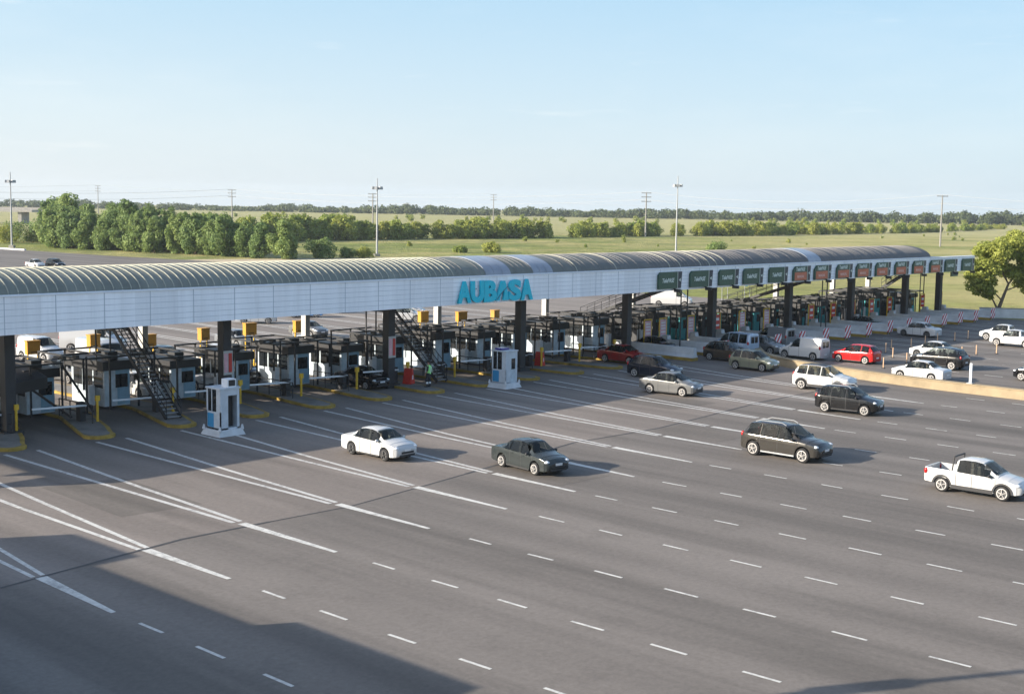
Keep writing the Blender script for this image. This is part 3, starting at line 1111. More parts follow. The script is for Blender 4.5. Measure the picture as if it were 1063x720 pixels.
for i, x in enumerate([90.3] + [r - 0.9 + 0.9 for r in R_ISL[1:]]):
    if i == 12:
        continue
    red = i in (3, 6, 7, 8, 9, 10, 11, 13)
    t = thing('lane_notice', ('red notice board' if red else 'pale pink notice board') + ' in a yellow frame, %s from the left behind the barriers' % ORD[i], 'sign', (x, 66.5, 0.2), 0, 'framed notices at the right hand lanes')
    b = MB()
    for s in (-0.5, 0.5):
        b.bar((s, 0, 0), (s, 0, 2.62), 0.09, 0.09)
    b.bar((-0.5, 0, 2.62), (0.5, 0, 2.62), 0.09, 0.09)
    b.build('frame', M_YEL, t)
    b = MB()
    b.span(-0.44, 0.44, -0.04, 0.02, 1.15 if red else 0.75, 2.5)
    p = b.build('panel', M_RED if red else M_PINK, t)
    b = MB()
    if red:
        b.span(-0.26, 0.26, -0.055, -0.043, 1.95, 2.2)
        b.span(-0.30, 0.30, -0.055, -0.043, 1.45, 1.6)
    else:
        for z in (2.2, 1.95, 1.7, 1.4, 1.1):
            b.span(-0.3, 0.3, -0.055, -0.043, z, z + 0.09)
    b.build('marking', M_REFL, p)
for i, x in enumerate(R_ISL[2:7]):
    t = thing('teal_lane_board', 'teal advertising board beside a booth, %s from the left' % ORD[i], 'board', (x + 1.7, 70.2, 0.0), 0.15, 'teal boards at the right hand booths')
    b = MB()
    b.extrude([(-0.55, 0.1), (0.55, 0.1), (0.5, 2.2), (-0.2, 2.3)], 'y', -0.05, 0.05)
    b.build('board', M_TEAL, t)
    b = MB()
    b.extrude([(0.15, 0.12), (0.5, 0.12), (0.3, 0.75)], 'y', -0.066, -0.054)
    b.build('corner_mark', M_REFL, t)
    b = MB()
    b.span(-0.6, 0.6, -0.2, 0.2, 0.0, 0.1)
    b.build('base', M_STEELD, t)

# divider wall curving between the two directions
W = [(97.5, 60.2), (93.5, 57.2), (91.6, 54.6), (90.5, 52.3), (89.3, 48.7), (88.6, 45.3), (88.0, 42.0), (87.7, 39.2), (87.4, 33.1), (87.1, 25), (86.9, 10), (86.8, -30)]
t = thing('divider_wall', 'long low buff concrete wall curving between the two halves of the plaza', 'wall', (0, 0, 0))
for nm, w0, w1, z0, z1, mm in (('wall_body', 0.8, 0.5, 0, 0.58, M_WALL), ('coping', 0.6, 0.6, 0.58, 0.66, M_WALL)):
    b = MB()
    rows = []
    for i, p in enumerate(W):
        a = W[max(0, i - 1)]
        c = W[min(len(W) - 1, i + 1)]
        d = Vector((c[0] - a[0], c[1] - a[1])).normalized()
        n = Vector((-d.y, d.x))
        h = 1.0
        rows.append([(p[0] + n.x * w0 / 2, p[1] + n.y * w0 / 2, z0), (p[0] + n.x * w1 / 2, p[1] + n.y * w1 / 2, z1), (p[0] - n.x * w1 / 2, p[1] - n.y * w1 / 2, z1), (p[0] - n.x * w0 / 2, p[1] - n.y * w0 / 2, z0)])
    for r0, r1 in zip(rows[:-1], rows[1:]):
        for k in range(4):
            b.quad(r0[k], r0[(k + 1) % 4], r1[(k + 1) % 4], r1[k])
    b.quad(*rows[0][::-1])
    b.quad(*rows[-1])
    b.build(nm, mm, t)
t = thing('marker_post', 'white marker post standing on the divider wall', 'post', (87.6, 36.9, 0.56))
b = MB()
b.bar((0, 0, 0.1), (0, 0, 1.5), 0.16, 0.10)
b.build('post', M_WHITE, t)
b = MB()
b.span(-0.2, 0.2, -0.2, 0.2, 0.1, 0.16)
b.build('base', M_GALV, t)

# lane delineators of the right hand plaza
DEL = [(109.8, 53.7), (112.3, 53.0), (115.6, 53.2), (118.9, 53.5), (121.4, 52.9), (124.0, 52.7), (106.6, 46.9), (109.0, 46.8), (111.3, 46.5), (113.5, 45.6), (95.9, 47.5), (96.6, 44.2), (100.6, 47.8), (103.4, 50.4), (106.5, 52.6)]
proto = None
for i, (x, y) in enumerate(DEL):
    if proto is None:
        proto = o = thing('delineator', 'slim buff flexible post marking a lane of the right hand plaza', 'delineator', (x, y, 0), 0, 'slim posts on the right hand plaza')
        b = MB()
        b.tube((0, 0, 0.04), (0, 0, 0.85), 0.045, 8)
        b.build('tube', mat('faded_orange', (0.55, 0.36, 0.22), 0.6), o)
        b = MB()
        b.tube((0, 0, 0), (0, 0, 0.05), 0.16, 8)
        b.build('base', M_TRIM, o)
    else:
        o = copy_tree(proto)
        o.location = (x, y, 0)


# free standing kiosks on the apron


def kiosk(x, y, rz, label, kind):
    t = thing('kiosk', label, 'kiosk', (x, y, 0), rz)
    b = MB()
    b.box((0, 0, 0.17), (1.7, 1.7, 0.34), 0, 0, 0, 0.84)
    b.build('plinth', M_CONCL, t)
    w, l, h0, h1 = 1.22, 1.25, 0.34, 2.5
    b = MB()
    b.span(-w / 2, w / 2, -l / 2, l / 2, h0, h0 + 0.08)
    b.span(-w / 2, -w / 2 + 0.06, -l / 2, l / 2, h0, h0 + 0.95)            # left dado with poster
    b.span(-w / 2, w / 2, l / 2 - 0.06, l / 2, h0, h0 + 0.95)
    b.span(w / 2 - 0.06, w / 2, -l / 2, l / 2, h0, h1)
    b.span(-w / 2, -w / 2 + 0.5, -l / 2, -l / 2 + 0.06, h0, h1)
    b.span(w / 2 - 0.14, w / 2 - 0.06, -l / 2, -l / 2 + 0.06, h0, h1)
    b.span(-w / 2 + 0.5, w / 2 - 0.14, -l / 2, -l / 2 + 0.06, h1 - 0.35, h1)
    b.span(-w / 2, -w / 2 + 0.06, -l / 2 + 0.06, -l / 2 + 0.36, h0 + 0.95, h1)
    b.span(-w / 2, -w / 2 + 0.07, l / 2 - 0.12, l / 2, h0 + 0.95, h1)
    b.span(-w / 2, -w / 2 + 0.07, 0.12, 0.18, h0 + 0.95, h1)
    b.span(-w / 2 + 0.07, w / 2 - 0.06, l / 2 - 0.06, l / 2 - 0.01, h0 + 2.1, h1)
    b.build('cabin', M_KIOSK, t)
    b = MB()
    b.span(-w / 2 + 0.02, -w / 2 + 0.035, -l / 2 + 0.36, l / 2 - 0.12, h0 + 0.95, h1 - 0.02)
    b.span(-w / 2 + 0.07, w / 2 - 0.06, l / 2 - 0.04, l / 2 - 0.03, h0 + 0.95, h0 + 2.1)
    b.build('window', M_GLASSD, t)
    b = MB()
    if kind == 0:
        b.span(-w / 2 + 0.52, w / 2 - 0.16, -l / 2 + 0.4, -l / 2 + 0.43, h0 + 0.1, h1 - 0.37)
        d = b.build('door', M_STEELD, t)
    else:
        b.span(-w / 2 + 0.52, w / 2 - 0.15, -l / 2 + 0.015, -l / 2 + 0.045, h0 + 0.09, h1 - 0.36)
        d = b.build('door', M_BLUEW, t)
        b = MB()
        b.span(-w / 2 + 0.60, w / 2 - 0.22, -l / 2 + 0.002, -l / 2 + 0.013, h0 + 0.95, h1 - 0.48)
        b.build('pane', M_GLASSD, d)
    b = MB()
    b.span(-w / 2 - 0.05, w / 2 + 0.05, -l / 2 - 0.05, l / 2 + 0.05, h1, h1 + 0.08)
    b.build('roof', M_KIOSK, t)
    b = MB()
    if kind == 0:
        b.span(-0.1, 0.45, -l / 2 + 0.05, -l / 2 + 0.6, h1 + 0.08, h1 + 0.52, 0)
        b.span(-0.03, 0.38, -l / 2 + 0.035, -l / 2 + 0.05, h1 + 0.15, h1 + 0.47, 1)
        b.build('air_conditioner', [M_WHITE, M_BLACK], t)
    else:
        b.box((-0.1, 0.15, h1 + 0.16), (0.8, 0.6, 0.12), 0, 0)
        b.build('solar_panel', mat('violet_cell', (0.05, 0.04, 0.22), 0.2), t)
    b = MB()
    b.span(-w / 2 - 0.012, -w / 2 - 0.002, -l / 2 + 0.6, l / 2 - 0.1, h0 + 0.1, h0 + 0.85)
    b.build('poster', mat('poster_blue', (0.03, 0.24, 0.46), 0.4), t)
    b = MB()
    for sx in (-1, 1):
        b.box((sx * .72, -.72, 0.42), (0.16, 0.16, 0.26), 0.6, 0, 0, 0.4)
        b.box((sx * .72, .72, 0.42), (0.16, 0.16, 0.26), 0.6, 0, 0, 0.4)
    b.build('corner_block', M_CONCL, t)
    return t


kiosk(41.0, 58.2, 0.0, 'pale blue kiosk with an open door and an air conditioner on its roof', 0)
kiosk(65.55, 60.3, 0.05, 'white kiosk with a blue poster and a closed door, behind the dark saloon', 1)

# ------------------------------------------------------------------ vehicles (local +x is forward)


def paint(name, col, metal=0.3, rough=0.16):
    return mat('car_paint_' + name, col, rough, metal=metal * .5, coat=0.25, spec=.4)


P_WHITE = paint('white', (0.47, 0.47, 0.465), 0.0)
P_GREEN = paint('dark_green_grey', (0.033, 0.039, 0.039), 0.3)
P_GREY = paint('bronze_grey', (0.040, 0.037, 0.033), 0.3)
P_BLACK = paint('black', (0.008, 0.008, 0.009), 0.0)
P_SILVER = paint('silver', (0.15, 0.15, 0.147), 0.4)
P_NAVY = paint('dark_blue', (0.014, 0.018, 0.030), 0.3)
P_RED = paint('red', (0.42, 0.018, 0.018), 0.1)
P_MAROON = paint('dull_red', (0.26, 0.02, 0.018), 0.1)
P_BEIGE = paint('champagne', (0.20, 0.205, 0.15), 0.4)
P_LBLUE = paint('pale_blue', (0.36, 0.44, 0.54), 0.2)
P_MGREY = paint('mid_grey', (0.20, 0.21, 0.22), 0.5)
P_BROWN = paint('dark_brown', (0.06, 0.045, 0.032), 0.4)
P_BLUE = paint('bright_blue', (0.02, 0.22, 0.55), 0.2)

# stations: x, half width, bottom z, belt z, top z, half width of the top
BODY = {
    'sedan': dict(st=[(-2.12, .60, .42, .74, .78, .52), (-2.06, .74, .28, .86, .90, .62), (-1.85, .80, .22, .93, .97, .66), (-1.45, .825, .2, .95, 1.00, .66), (-1.32, .825, .2, .95, 1.03, .64),
                      (-0.78, .83, .19, .94, 1.38, .54), (-0.45, .83, .19, .93, 1.44, .55), (0.10, .83, .19, .91, 1.45, .56), (0.42, .83, .19, .90, 1.39, .56), (1.12, .825, .19, .88, .99, .66),
                      (1.55, .81, .2, .83, .89, .64), (1.85, .76, .22, .74, .79, .58), (1.98, .66, .26, .64, .68, .5), (2.03, .55, .40, .56, .60, .42)],
                  ax=(-1.20, 1.22), r=.30, side=[(-1.16, -.62, -.76, -.60), (-.57, .20, -.55, .19), (.25, 1.06, .24, .47)], ws=(.44, 1.10), rw=(-1.31, -.80), head=(1.84, .60, .68), tail=(-2.02, .64, .78), mir=(.78, .93)),
    'hatch': dict(st=[(-1.86, .62, .42, .78, .86, .50), (-1.82, .74, .26, .92, 1.02, .58), (-1.70, .80, .2, .98, 1.12, .60), (-1.42, .83, .19, .97, 1.44, .54), (-1.05, .84, .19, .96, 1.51, .55),
                      (-.3, .84, .19, .94, 1.53, .57), (.22, .84, .19, .92, 1.49, .57), (1.05, .83, .19, .90, 1.01, .66), (1.45, .81, .2, .85, .91, .62), (1.74, .75, .22, .74, .80, .56), (1.86, .64, .28, .62, .66, .48), (1.90, .52, .40, .55, .58, .4)],
                  ax=(-1.18, 1.20), r=.31, side=[(-1.50, -.80, -1.30, -.79), (-.74, .02, -.73, .02), (.07, .98, .06, .30)], ws=(.25, 1.02), rw=(-1.80, -1.45), head=(1.70, .62, .70), tail=(-1.80, .70, .92), mir=(.70, .97)),
    'suv': dict(st=[(-2.20, .66, .50, .86, .92, .56), (-2.14, .82, .34, 1.0, 1.06, .64), (-2.0, .88, .28, 1.06, 1.20, .66), (-1.72, .91, .27, 1.06, 1.60, .60), (-1.2, .92, .27, 1.05, 1.68, .62),
                    (-.3, .92, .27, 1.03, 1.70, .64), (.35, .92, .27, 1.01, 1.63, .63), (1.15, .91, .27, 1.0, 1.10, .72), (1.6, .89, .28, .95, 1.02, .70), (2.0, .84, .3, .86, .92, .62), (2.16, .74, .34, .72, .77, .52), (2.22, .60, .45, .62, .66, .45)],
                ax=(-1.38, 1.38), r=.36, side=[(-1.88, -1.06, -1.60, -1.05), (-1.0, -.05, -.99, -.05), (.0, 1.08, .0, .42)], ws=(.38, 1.12), rw=(-2.10, -1.76), head=(1.98, .68, .82), tail=(-2.10, .76, 1.0), mir=(.86, 1.07)),
    'compact_suv': dict(st=[(-1.98, .62, .48, .84, .92, .54), (-1.94, .76, .32, .98, 1.08, .60), (-1.82, .83, .26, 1.04, 1.22, .62), (-1.62, .86, .25, 1.04, 1.56, .56), (-1.1, .87, .25, 1.03, 1.63, .58),
                            (-.3, .87, .25, 1.01, 1.65, .60), (.25, .87, .25, .99, 1.59, .60), (1.02, .86, .25, .98, 1.10, .68), (1.45, .84, .26, .95, 1.01, .66), (1.85, .78, .28, .86, .91, .58), (1.98, .68, .34, .72, .76, .5), (2.02, .55, .45, .62, .65, .42)],
                        ax=(-1.26, 1.26), r=.33, side=[(-1.68, -.94, -1.46, -.93), (-.88, .02, -.87, .02), (.07, .96, .07, .33)], ws=(.28, 1.0), rw=(-1.90, -1.64), head=(1.80, .64, .82), tail=(-1.90, .70, .98), mir=(.76, 1.05)),
    'pickup': dict(st=[(-2.20, .76, .42, .98, .99, .70), (-2.16, .80, .38, 1.02, 1.03, .72), (-1.0, .83, .28, 1.01, 1.02, .74), (-.86, .83, .26, 1.0, 1.04, .70), (-.78, .83, .26, 1.0, 1.50, .58), (-.5, .83, .26, .99, 1.57, .58),
                       (.1, .83, .26, .97, 1.58, .58), (.42, .83, .26, .96, 1.52, .57), (1.14, .82, .26, .94, 1.04, .66), (1.6, .81, .28, .89, .95, .62), (1.96, .75, .30, .78, .83, .56), (2.12, .64, .34, .66, .70, .48), (2.17, .54, .44, .58, .61, .4)],
                   ax=(-1.36, 1.36), r=.33, side=[(-.72, -.05, -.66, -.05), (.0, 1.06, .0, .48)], ws=(.45, 1.10), rw=None, head=(1.93, .62, .73), tail=(-2.17, .74, .86), mir=(.80, 1.0), bed=(-2.10, -.92, .62)),
    'van': dict(st=[(-2.02, .72, .42, .95, 1.66, .60), (-1.99, .80, .26, 1.02, 1.76, .64), (-1.90, .84, .22, 1.04, 1.80, .66), (-.3, .85, .21, 1.04, 1.83, .67), (.25, .85, .21, 1.02, 1.76, .65), (1.05, .84, .21, 1.0, 1.14, .68),
                    (1.5, .82, .22, .92, .99, .64), (1.82, .77, .24, .78, .84, .58), (1.96, .66, .30, .64, .68, .5), (2.0, .54, .42, .56, .6, .42)],
                ax=(-1.32, 1.36), r=.31, side=[(-.02, .95, -.02, .40)], ws=(.28, 1.03), rw=None, head=(1.78, .64, .76), tail=(-1.96, .76, 1.05), mir=(.78, 1.06), reardoor=True),
    'truck_van': dict(st=[(-2.6, .86, .5, 1.3, 2.28, .80), (-2.56, .95, .36, 1.3, 2.36, .84), (0.3, .96, .34, 1.3, 2.38, .85), (.8, .96, .34, 1.28, 2.2, .82), (1.65, .95, .34, 1.22, 1.38, .82), (2.2, .92, .36, 1.05, 1.15, .74), (2.42, .82, .4, .85, .9, .62), (2.48, .7, .5, .7, .75, .5)],
                      ax=(-1.6, 1.6), r=.34, side=[(.55, 1.55, .5, 1.0)], ws=(.85, 1.62), rw=None, head=(2.25, .76, .95), tail=(-2.58, .84, 1.2), mir=(1.3, 1.4), reardoor=True),
}
BODY['passenger_van'] = dict(BODY['van'])
BODY['passenger_van']['side'] = [(-1.80, -1.05, -1.72, -1.05), (-.95, -.10, -.95, -.10), (-.02, .95, -.02, .40)]


def glass_material():
    m = bpy.data.materials.new('tinted_car_glass')
    m.use_nodes = True
    t = NT(m)
    nt = m.node_tree
    b = nt.nodes['Principled BSDF']
    b.inputs['Base Color'].default_value = (0.008, 0.011, 0.012, 1)
    b.inputs['Roughness'].default_value = 0.03
    b.inputs['Specular IOR Level'].default_value = 0.5
    tr = t.n('ShaderNodeBsdfTransparent', Color=(0.62, 0.68, 0.66, 1))
    mx = t.n('ShaderNodeMixShader', Fac=0.42)
    t.l(tr.outputs[0], mx.inputs[1])
    t.l(b.outputs[0], mx.inputs[2])
    t.l(mx.outputs[0], nt.nodes['Material Output'].inputs['Surface'])
    return m


M_CGL = glass_material()
M_SEAT = mat('seat_fabric', (0.045, 0.045, 0.048), 0.9)
M_SEATL = mat('pale_seat_fabric', (0.14, 0.13, 0.12), 0.9)


class Loft:
    def __init__(self, sp):
        self.sp = sp
        st = np.array(sp['st'], float)
        xs = st[:, 0]
        X = np.unique(np.round(np.concatenate([np.arange(xs[0], xs[-1], 0.09), xs, [xs[-1]]]), 4))
        A = np.stack([np.interp(X, xs, st[:, k]) for k in range(1, 6)], 1)
        for _ in range(2):
            S = A.copy()
            S[2:-2] = A[1:-3] * .25 + A[2:-2] * .5 + A[3:-1] * .25
            A = S
        self.X0, self.A0 = X, A
        ra = sp['r'] + 0.055
        ex = [X]
        for xa in sp['ax']:
            ex.append(xa + ra * np.array([-1.001, -1, -.96, -.86, -.7, -.5, -.25, 0, .25, .5, .7, .86, .96, 1, 1.001]))
        if 'bed' in sp:
            ex.append(np.array([sp['bed'][0] - .002, sp['bed'][0], sp['bed'][1], sp['bed'][1] + .002]))
        X = np.unique(np.round(np.concatenate(ex), 4))
        self.X = X[(X >= xs[0]) & (X <= xs[-1])]
        self.ra = ra

    def at(self, x):
        return [float(np.interp(x, self.X0, self.A0[:, k])) for k in range(5)]

    def section(self, x):
        w, z0, zb, zt, wt = self.at(x)
        za = z0
        for xa in self.sp['ax']:
            d = abs(x - xa)
            if d < self.ra:
                za = max(za, self.sp['r'] + math.sqrt(max(0, self.ra ** 2 - d * d)))
        zm = z0 + (zb - z0) * .55
        P = [(0, za), (w * .86, za), (w * .985, za + .03), (w, max(za + .045, zm)), (w * .985, max(za + .06, zb - .05)), (w * .964, max(za + .07, zb))]
        bd = self.sp.get('bed')
        if bd and bd[0] <= x <= bd[1]:
            P += [(w * .90, zb + .005), (w * .89, bd[2]), (0, bd[2])]
        else:
            P += [(wt, max(zt - .045, zb + .01)), (wt * .82, max(zt - .005, zb + .02)), (0, max(zt + .02, zb + .03))]
        return P

    def body(self):
        b = MB()
        rows = []
        for x in self.X:
            P = self.section(x)
            full = [(x, y, z) for y, z in P] + [(x, -y, z) for y, z in P[-2:0:-1]]
            rows.append(full)
        n = len(rows[0])
        vs = [p for r in rows for p in r]
        fs = []
        sp = self.sp
        for i in range(len(rows) - 1):
            xm = (self.X[i] + self.X[i + 1]) / 2
            for k in range(n):
                if k in (5, 10) and any(min(q[0], q[2]) * .5 + max(q[0], q[2]) * .5 < xm < (q[1] + q[3]) / 2 for q in sp['side']):
                    continue
                if k in (6, 7, 8, 9) and sp['ws'][0] + .02 < xm < sp['ws'][1] - .06:
                    continue
                if k in (6, 7, 8, 9) and sp['rw'] and sp['rw'][0] + .06 < xm < sp['rw'][1] - .02:
                    continue
                fs.append((i * n + k, i * n + (k + 1) % n, (i + 1) * n + (k + 1) % n, (i + 1) * n + k))
        fs.append(tuple(range(n)))
        fs.append(tuple(range((len(rows) - 1) * n, len(rows) * n))[::-1])
        b.add(vs, [f[::-1] for f in fs])
        return b

    def side_pt(self, x, t, s, off=.012):
        P = self.section(x)
        (y0, z0), (y1, z1) = P[5], P[6]
        y = y0 + (y1 - y0) * t + off
        return (x, s * y, z0 + (z1 - z0) * t + off * .5)

    def top_pt(self, x, u, off=.012):
        P = self.section(x)
        (y6, z6), (y7, z7), (_, z8) = P[6], P[7], P[8]
        y = abs(u) * y6 * .93
        z = z6 + (z7 - z6) * (y6 - y) / max(1e-4, y6 - y7) if y > y7 else z7 + (z8 - z7) * (y7 - y) / y7
        return (x, math.copysign(y, u), z + off)


def make_car(kind, name, label, cat, loc, rz, pm, wheel_rim=None, rails=False, trim=False, group=None, scale=1.0, roofmat=None, spare=False, clad=None):
    sp = BODY[kind]
    L = Loft(sp)
    t = thing(name, label, cat, loc, rz, group)
    t.scale = (scale, scale, scale)
    bodyo = L.body().build('body', pm, t, smooth=38)
    # side windows
    for s in (1, -1):
        for (b0, b1, t0, t1) in sp['side']:
            b = MB()
            n = 7
            V = []
            for i in range(n + 1):
                f = i / n
                xb, xt = b0 + (b1 - b0) * f, t0 + (t1 - t0) * f
                V += [L.side_pt(xb, .04, s), L.side_pt((xb + xt) / 2, .48, s), L.side_pt(xt, .94, s)]
            F = []
            for i in range(n):
                for k in range(2):
                    q = (i * 3 + k, (i + 1) * 3 + k, (i + 1) * 3 + k + 1, i * 3 + k + 1)
                    F.append(q if s < 0 else q[::-1])
            b.add(V, F)
            b.build('side_window', M_CGL, t)
    for nm, rg in (('windshield', sp['ws']), ('rear_window', sp['rw'])):
        if rg is None:
            continue
        b = MB()
        x0, x1 = rg
        n, m = 8, 8
        V = [L.top_pt(x0 + (x1 - x0) * i / n, -1 + 2 * k / m) for i in range(n + 1) for k in range(m + 1)]
        F = [(i * (m + 1) + k, (i + 1) * (m + 1) + k, (i + 1) * (m + 1) + k + 1, i * (m + 1) + k + 1) for i in range(n) for k in range(m)]
        b.add(V, F)
        b.build(nm, M_CGL, t)
    # cabin floor at belt height, dashboard and seats seen through the glass
    xa = max(sp['side'][0][0] - .1, sp['st'][0][0] + .25)
    xb = sp['ws'][1] - .05
    zb = L.at(0)[2]
    wb = L.at(0)[0] * .86
    b = MB()
    b.span(xa, xb - .35, -wb, wb, zb - .34, zb - .30)
    b.span(xb - .38, xb, -wb * .92, wb * .92, zb - .34, zb - .03)
    b.tube((xb - .48, .36, zb - .06), (xb - .44, .36, zb + .0), .18, 12)
    b.build('dashboard', M_TRIM, t)
    sm_ = M_SEATL if pm in (P_WHITE, P_SILVER, P_BEIGE) else M_SEAT
    fx = sp['ws'][0] - .22
    for y in (-.38, .38):
        b = MB()
        b.box((fx - .3, y, zb - .02), (.14, .46, .56), 0, 0, 0, .9)
        b.box((fx - .34, y, zb + .36), (.10, .24, .18))
        b.build('seat', sm_, t)
    if kind not in ('van', 'truck_van', 'pickup'):
        b = MB()
        b.box((fx - 1.15, 0, zb - .04), (.16, wb * 1.7, .5), 0, 0, 0, .92)
        for y in (-.38, .38):
            b.box((fx - 1.18, y, zb + .26), (.1, .24, .14))
        b.build('rear_bench', sm_, t)
    x0 = sp['st'][0][0]
    x1 = sp['st'][-1][0]
    if kind in ('van', 'truck_van', 'passenger_van'):
        b = MB()
        w, z0, zb, zt, wt = L.at(x0 + .02)
        for s in (-1, 1):
            y0, y1 = (.05, .50 * w / .8) if s > 0 else (-.50 * w / .8, -.05)
            b.quad((x0 - .012, y1, zb + .05), (x0 - .012, y0, zb + .05), (x0 - .012, y0, zt - .18), (x0 - .012, y1, zt - .18))
        b.build('rear_window', M_CARGL, t)
    if 'bed' in sp:
        b = MB()
        xb = sp['bed'][1] + .03
        b.quad((xb - .016, -.44, 1.12), (xb - .016, .44, 1.12), (xb + .03, .42, 1.44), (xb + .03, -.42, 1.44))
        b.build('rear_window', M_CARGL, t)
        b = MB()
        b.span(sp['bed'][0] + .03, sp['bed'][1] - .02, -.70, .70, sp['bed'][2] + .003, sp['bed'][2] + .02)
        b.build('bed_liner', M_TRIM, t)
        if trim:
            b = MB()
            b.tube((-.98, -.62, 1.0), (-.92, -.56, 1.62), .035)
            b.tube((-.98, .62, 1.0), (-.92, .56, 1.62), .035)
            b.tube((-.92, -.56, 1.62), (-.92, .56, 1.62), .035)
            b.build('roll_bar', M_TRIM, t)
    # lamps, grille, plates, mirrors
    hx, hy, hz = sp['head']
    for s in (1, -1):
        b = MB()
        b.ball((hx, s * hy, hz), (.17, .15, .075), 10, 6)
        b.build('headlight', M_HEAD, t, 60)
    tx, ty, tz = sp['tail']
    for s in (1, -1):
        b = MB()
        hh = .2 if kind in ('van', 'truck_van', 'passenger_van', 'suv', 'compact_suv', 'hatch', 'pickup') else .11
        b.ball((tx + .05, s * (ty + .02), tz), (.10, .075, hh * .8), 10, 6)
        b.build('taillight', M_TAIL, t, 60)
    wf, z0f, zbf, ztf, wtf = L.at(x1 - .02)
    b = MB()
    b.span(x1 - .07, x1 + .018, -.40, .40, z0f + .05, z0f + .15)
    b.span(x1 - .10, x1 + .010, -.48, .48, z0f - .10, z0f + .0)
    b.build('grille', M_TRIM, t)
    b = MB()
    b.span(x1 + .005, x1 + .03, -.2, .2, z0f + .155, z0f + .26)
    b.build('number_plate', M_PLATE, t)
    wr, z0r, zbr, ztr, wtr = L.at(x0 + .02)
    b = MB()
    b.span(x0 - .03, x0 - .006, -.2, .2, z0r + .12, z0r + .23)
    b.build('number_plate', M_PLATE, t)
    b = MB()
    b.span(x0 - .02, x0 + .10, -.55, .55, z0r - .10, z0r + .06)
    b.build('rear_bumper', M_TRIM if trim else pm, t)
    mx, mz = sp['mir']
    wm = L.at(mx)[0]
    for s in (1, -1):
        b = MB()
        b.ball((mx, s * (wm + .07), mz + .02), (.07, .11, .075), 8, 5)
        b.build('mirror', M_TRIM if (pm in (P_BLACK, P_GREEN) or trim) else pm, t, 60)
    # sills
    for s in (1, -1):
        b = MB()
        zz = L.at(0)[1]
        b.span(sp['ax'][0] + L.ra + .03, sp['ax'][1] - L.ra - .03, s * (L.at(0)[0] - .02) - .02, s * (L.at(0)[0] - .02) + .02, zz - .02, zz + (.15 if trim else .05))
        b.build('sill', clad or M_TRIM, t)
    if trim:          # dark plastic round the wheel openings
        for s in (1, -1):
            for xa in sp['ax']:
                b = MB()
                n = 12
                w = L.at(xa)[0] + .012
                V = []
                for i in range(n + 1):
                    a = math.pi * i / n
                    for rr_ in (L.ra + .004, L.ra + .075):
                        V.append((xa + rr_ * math.cos(a), s * (w - (.0 if rr_ < L.ra + .01 else .006)), sp['r'] + rr_ * math.sin(a)))
                F = [(2 * i, 2 * i + 1, 2 * i + 3, 2 * i + 2) if s > 0 else (2 * i + 2, 2 * i + 3, 2 * i + 1, 2 * i) for i in range(n)]
                b.add(V, F)
                b.build('wheel_arch', clad or M_TRIM, t)
    if rails:
        zt = L.at(-.4)[3]
        for s in (1, -1):
            b = MB()
            b.tube((-1.45, s * .56, L.at(-1.45)[3] + .03), (-1.2, s * .57, zt + .06), .022)
            b.tube((-1.2, s * .57, zt + .06), (.05, s * .57, zt + .06), .022)
            b.tube((.05, s * .57, zt + .06), (.28, s * .56, L.at(.28)[3] + .02), .022)
            b.build('roof_rail', M_GALV, t)
    if roofmat:
        b = MB()
        xa, xb = sp['rw'][1] + .1, sp['ws'][0] - .06
        n, m = 10, 8
        V = [L.top_pt(xa + (xb - xa) * i / n, (-1 + 2 * k / m) * 1.02, .008) for i in range(n + 1) for k in range(m + 1)]
        F = [(i * (m + 1) + k, (i + 1) * (m + 1) + k, (i + 1) * (m + 1) + k + 1, i * (m + 1) + k + 1) for i in range(n) for k in range(m)]
        b.add(V, F)
        b.build('roof_panel', roofmat, t)
    if spare:
        b = MB()
        b.tube((x0 - .19, 0, .95), (x0 - .0, 0, .95), .33, 18)
        b.build('spare_wheel_cover', M_TRIM, t)
    # shut lines and handles
    doors = [q[0] for q in sp['side']][-2:] + [sp['side'][-1][1] - .02]
    for s in (1, -1):
        b = MB()
        for xd in doors:
            P = L.section(xd)
            for (ya, za), (yb, zb_) in zip(P[2:5], P[3:6]):
                if zb_ - za > .01:
                    q = [(xd - .012, s * (ya + .004), za), (xd + .012, s * (ya + .004), za), (xd + .012, s * (yb + .004), zb_), (xd - .012, s * (yb + .004), zb_)]
                    b.add(q, [(0, 1, 2, 3) if s < 0 else (3, 2, 1, 0)])
        so = b.build('shut_line', M_TRIM, t)
        for xd in doors[:2]:
            P = L.section(xd + .15)
            b = MB()
            b.box((xd + .16, s * (P[4][0] + .012), P[4][1] - .05), (.17, .035, .035))
            b.build('door_handle', pm if pm is not P_WHITE else M_KIOSK, t)
    # wheels
    r = sp['r']
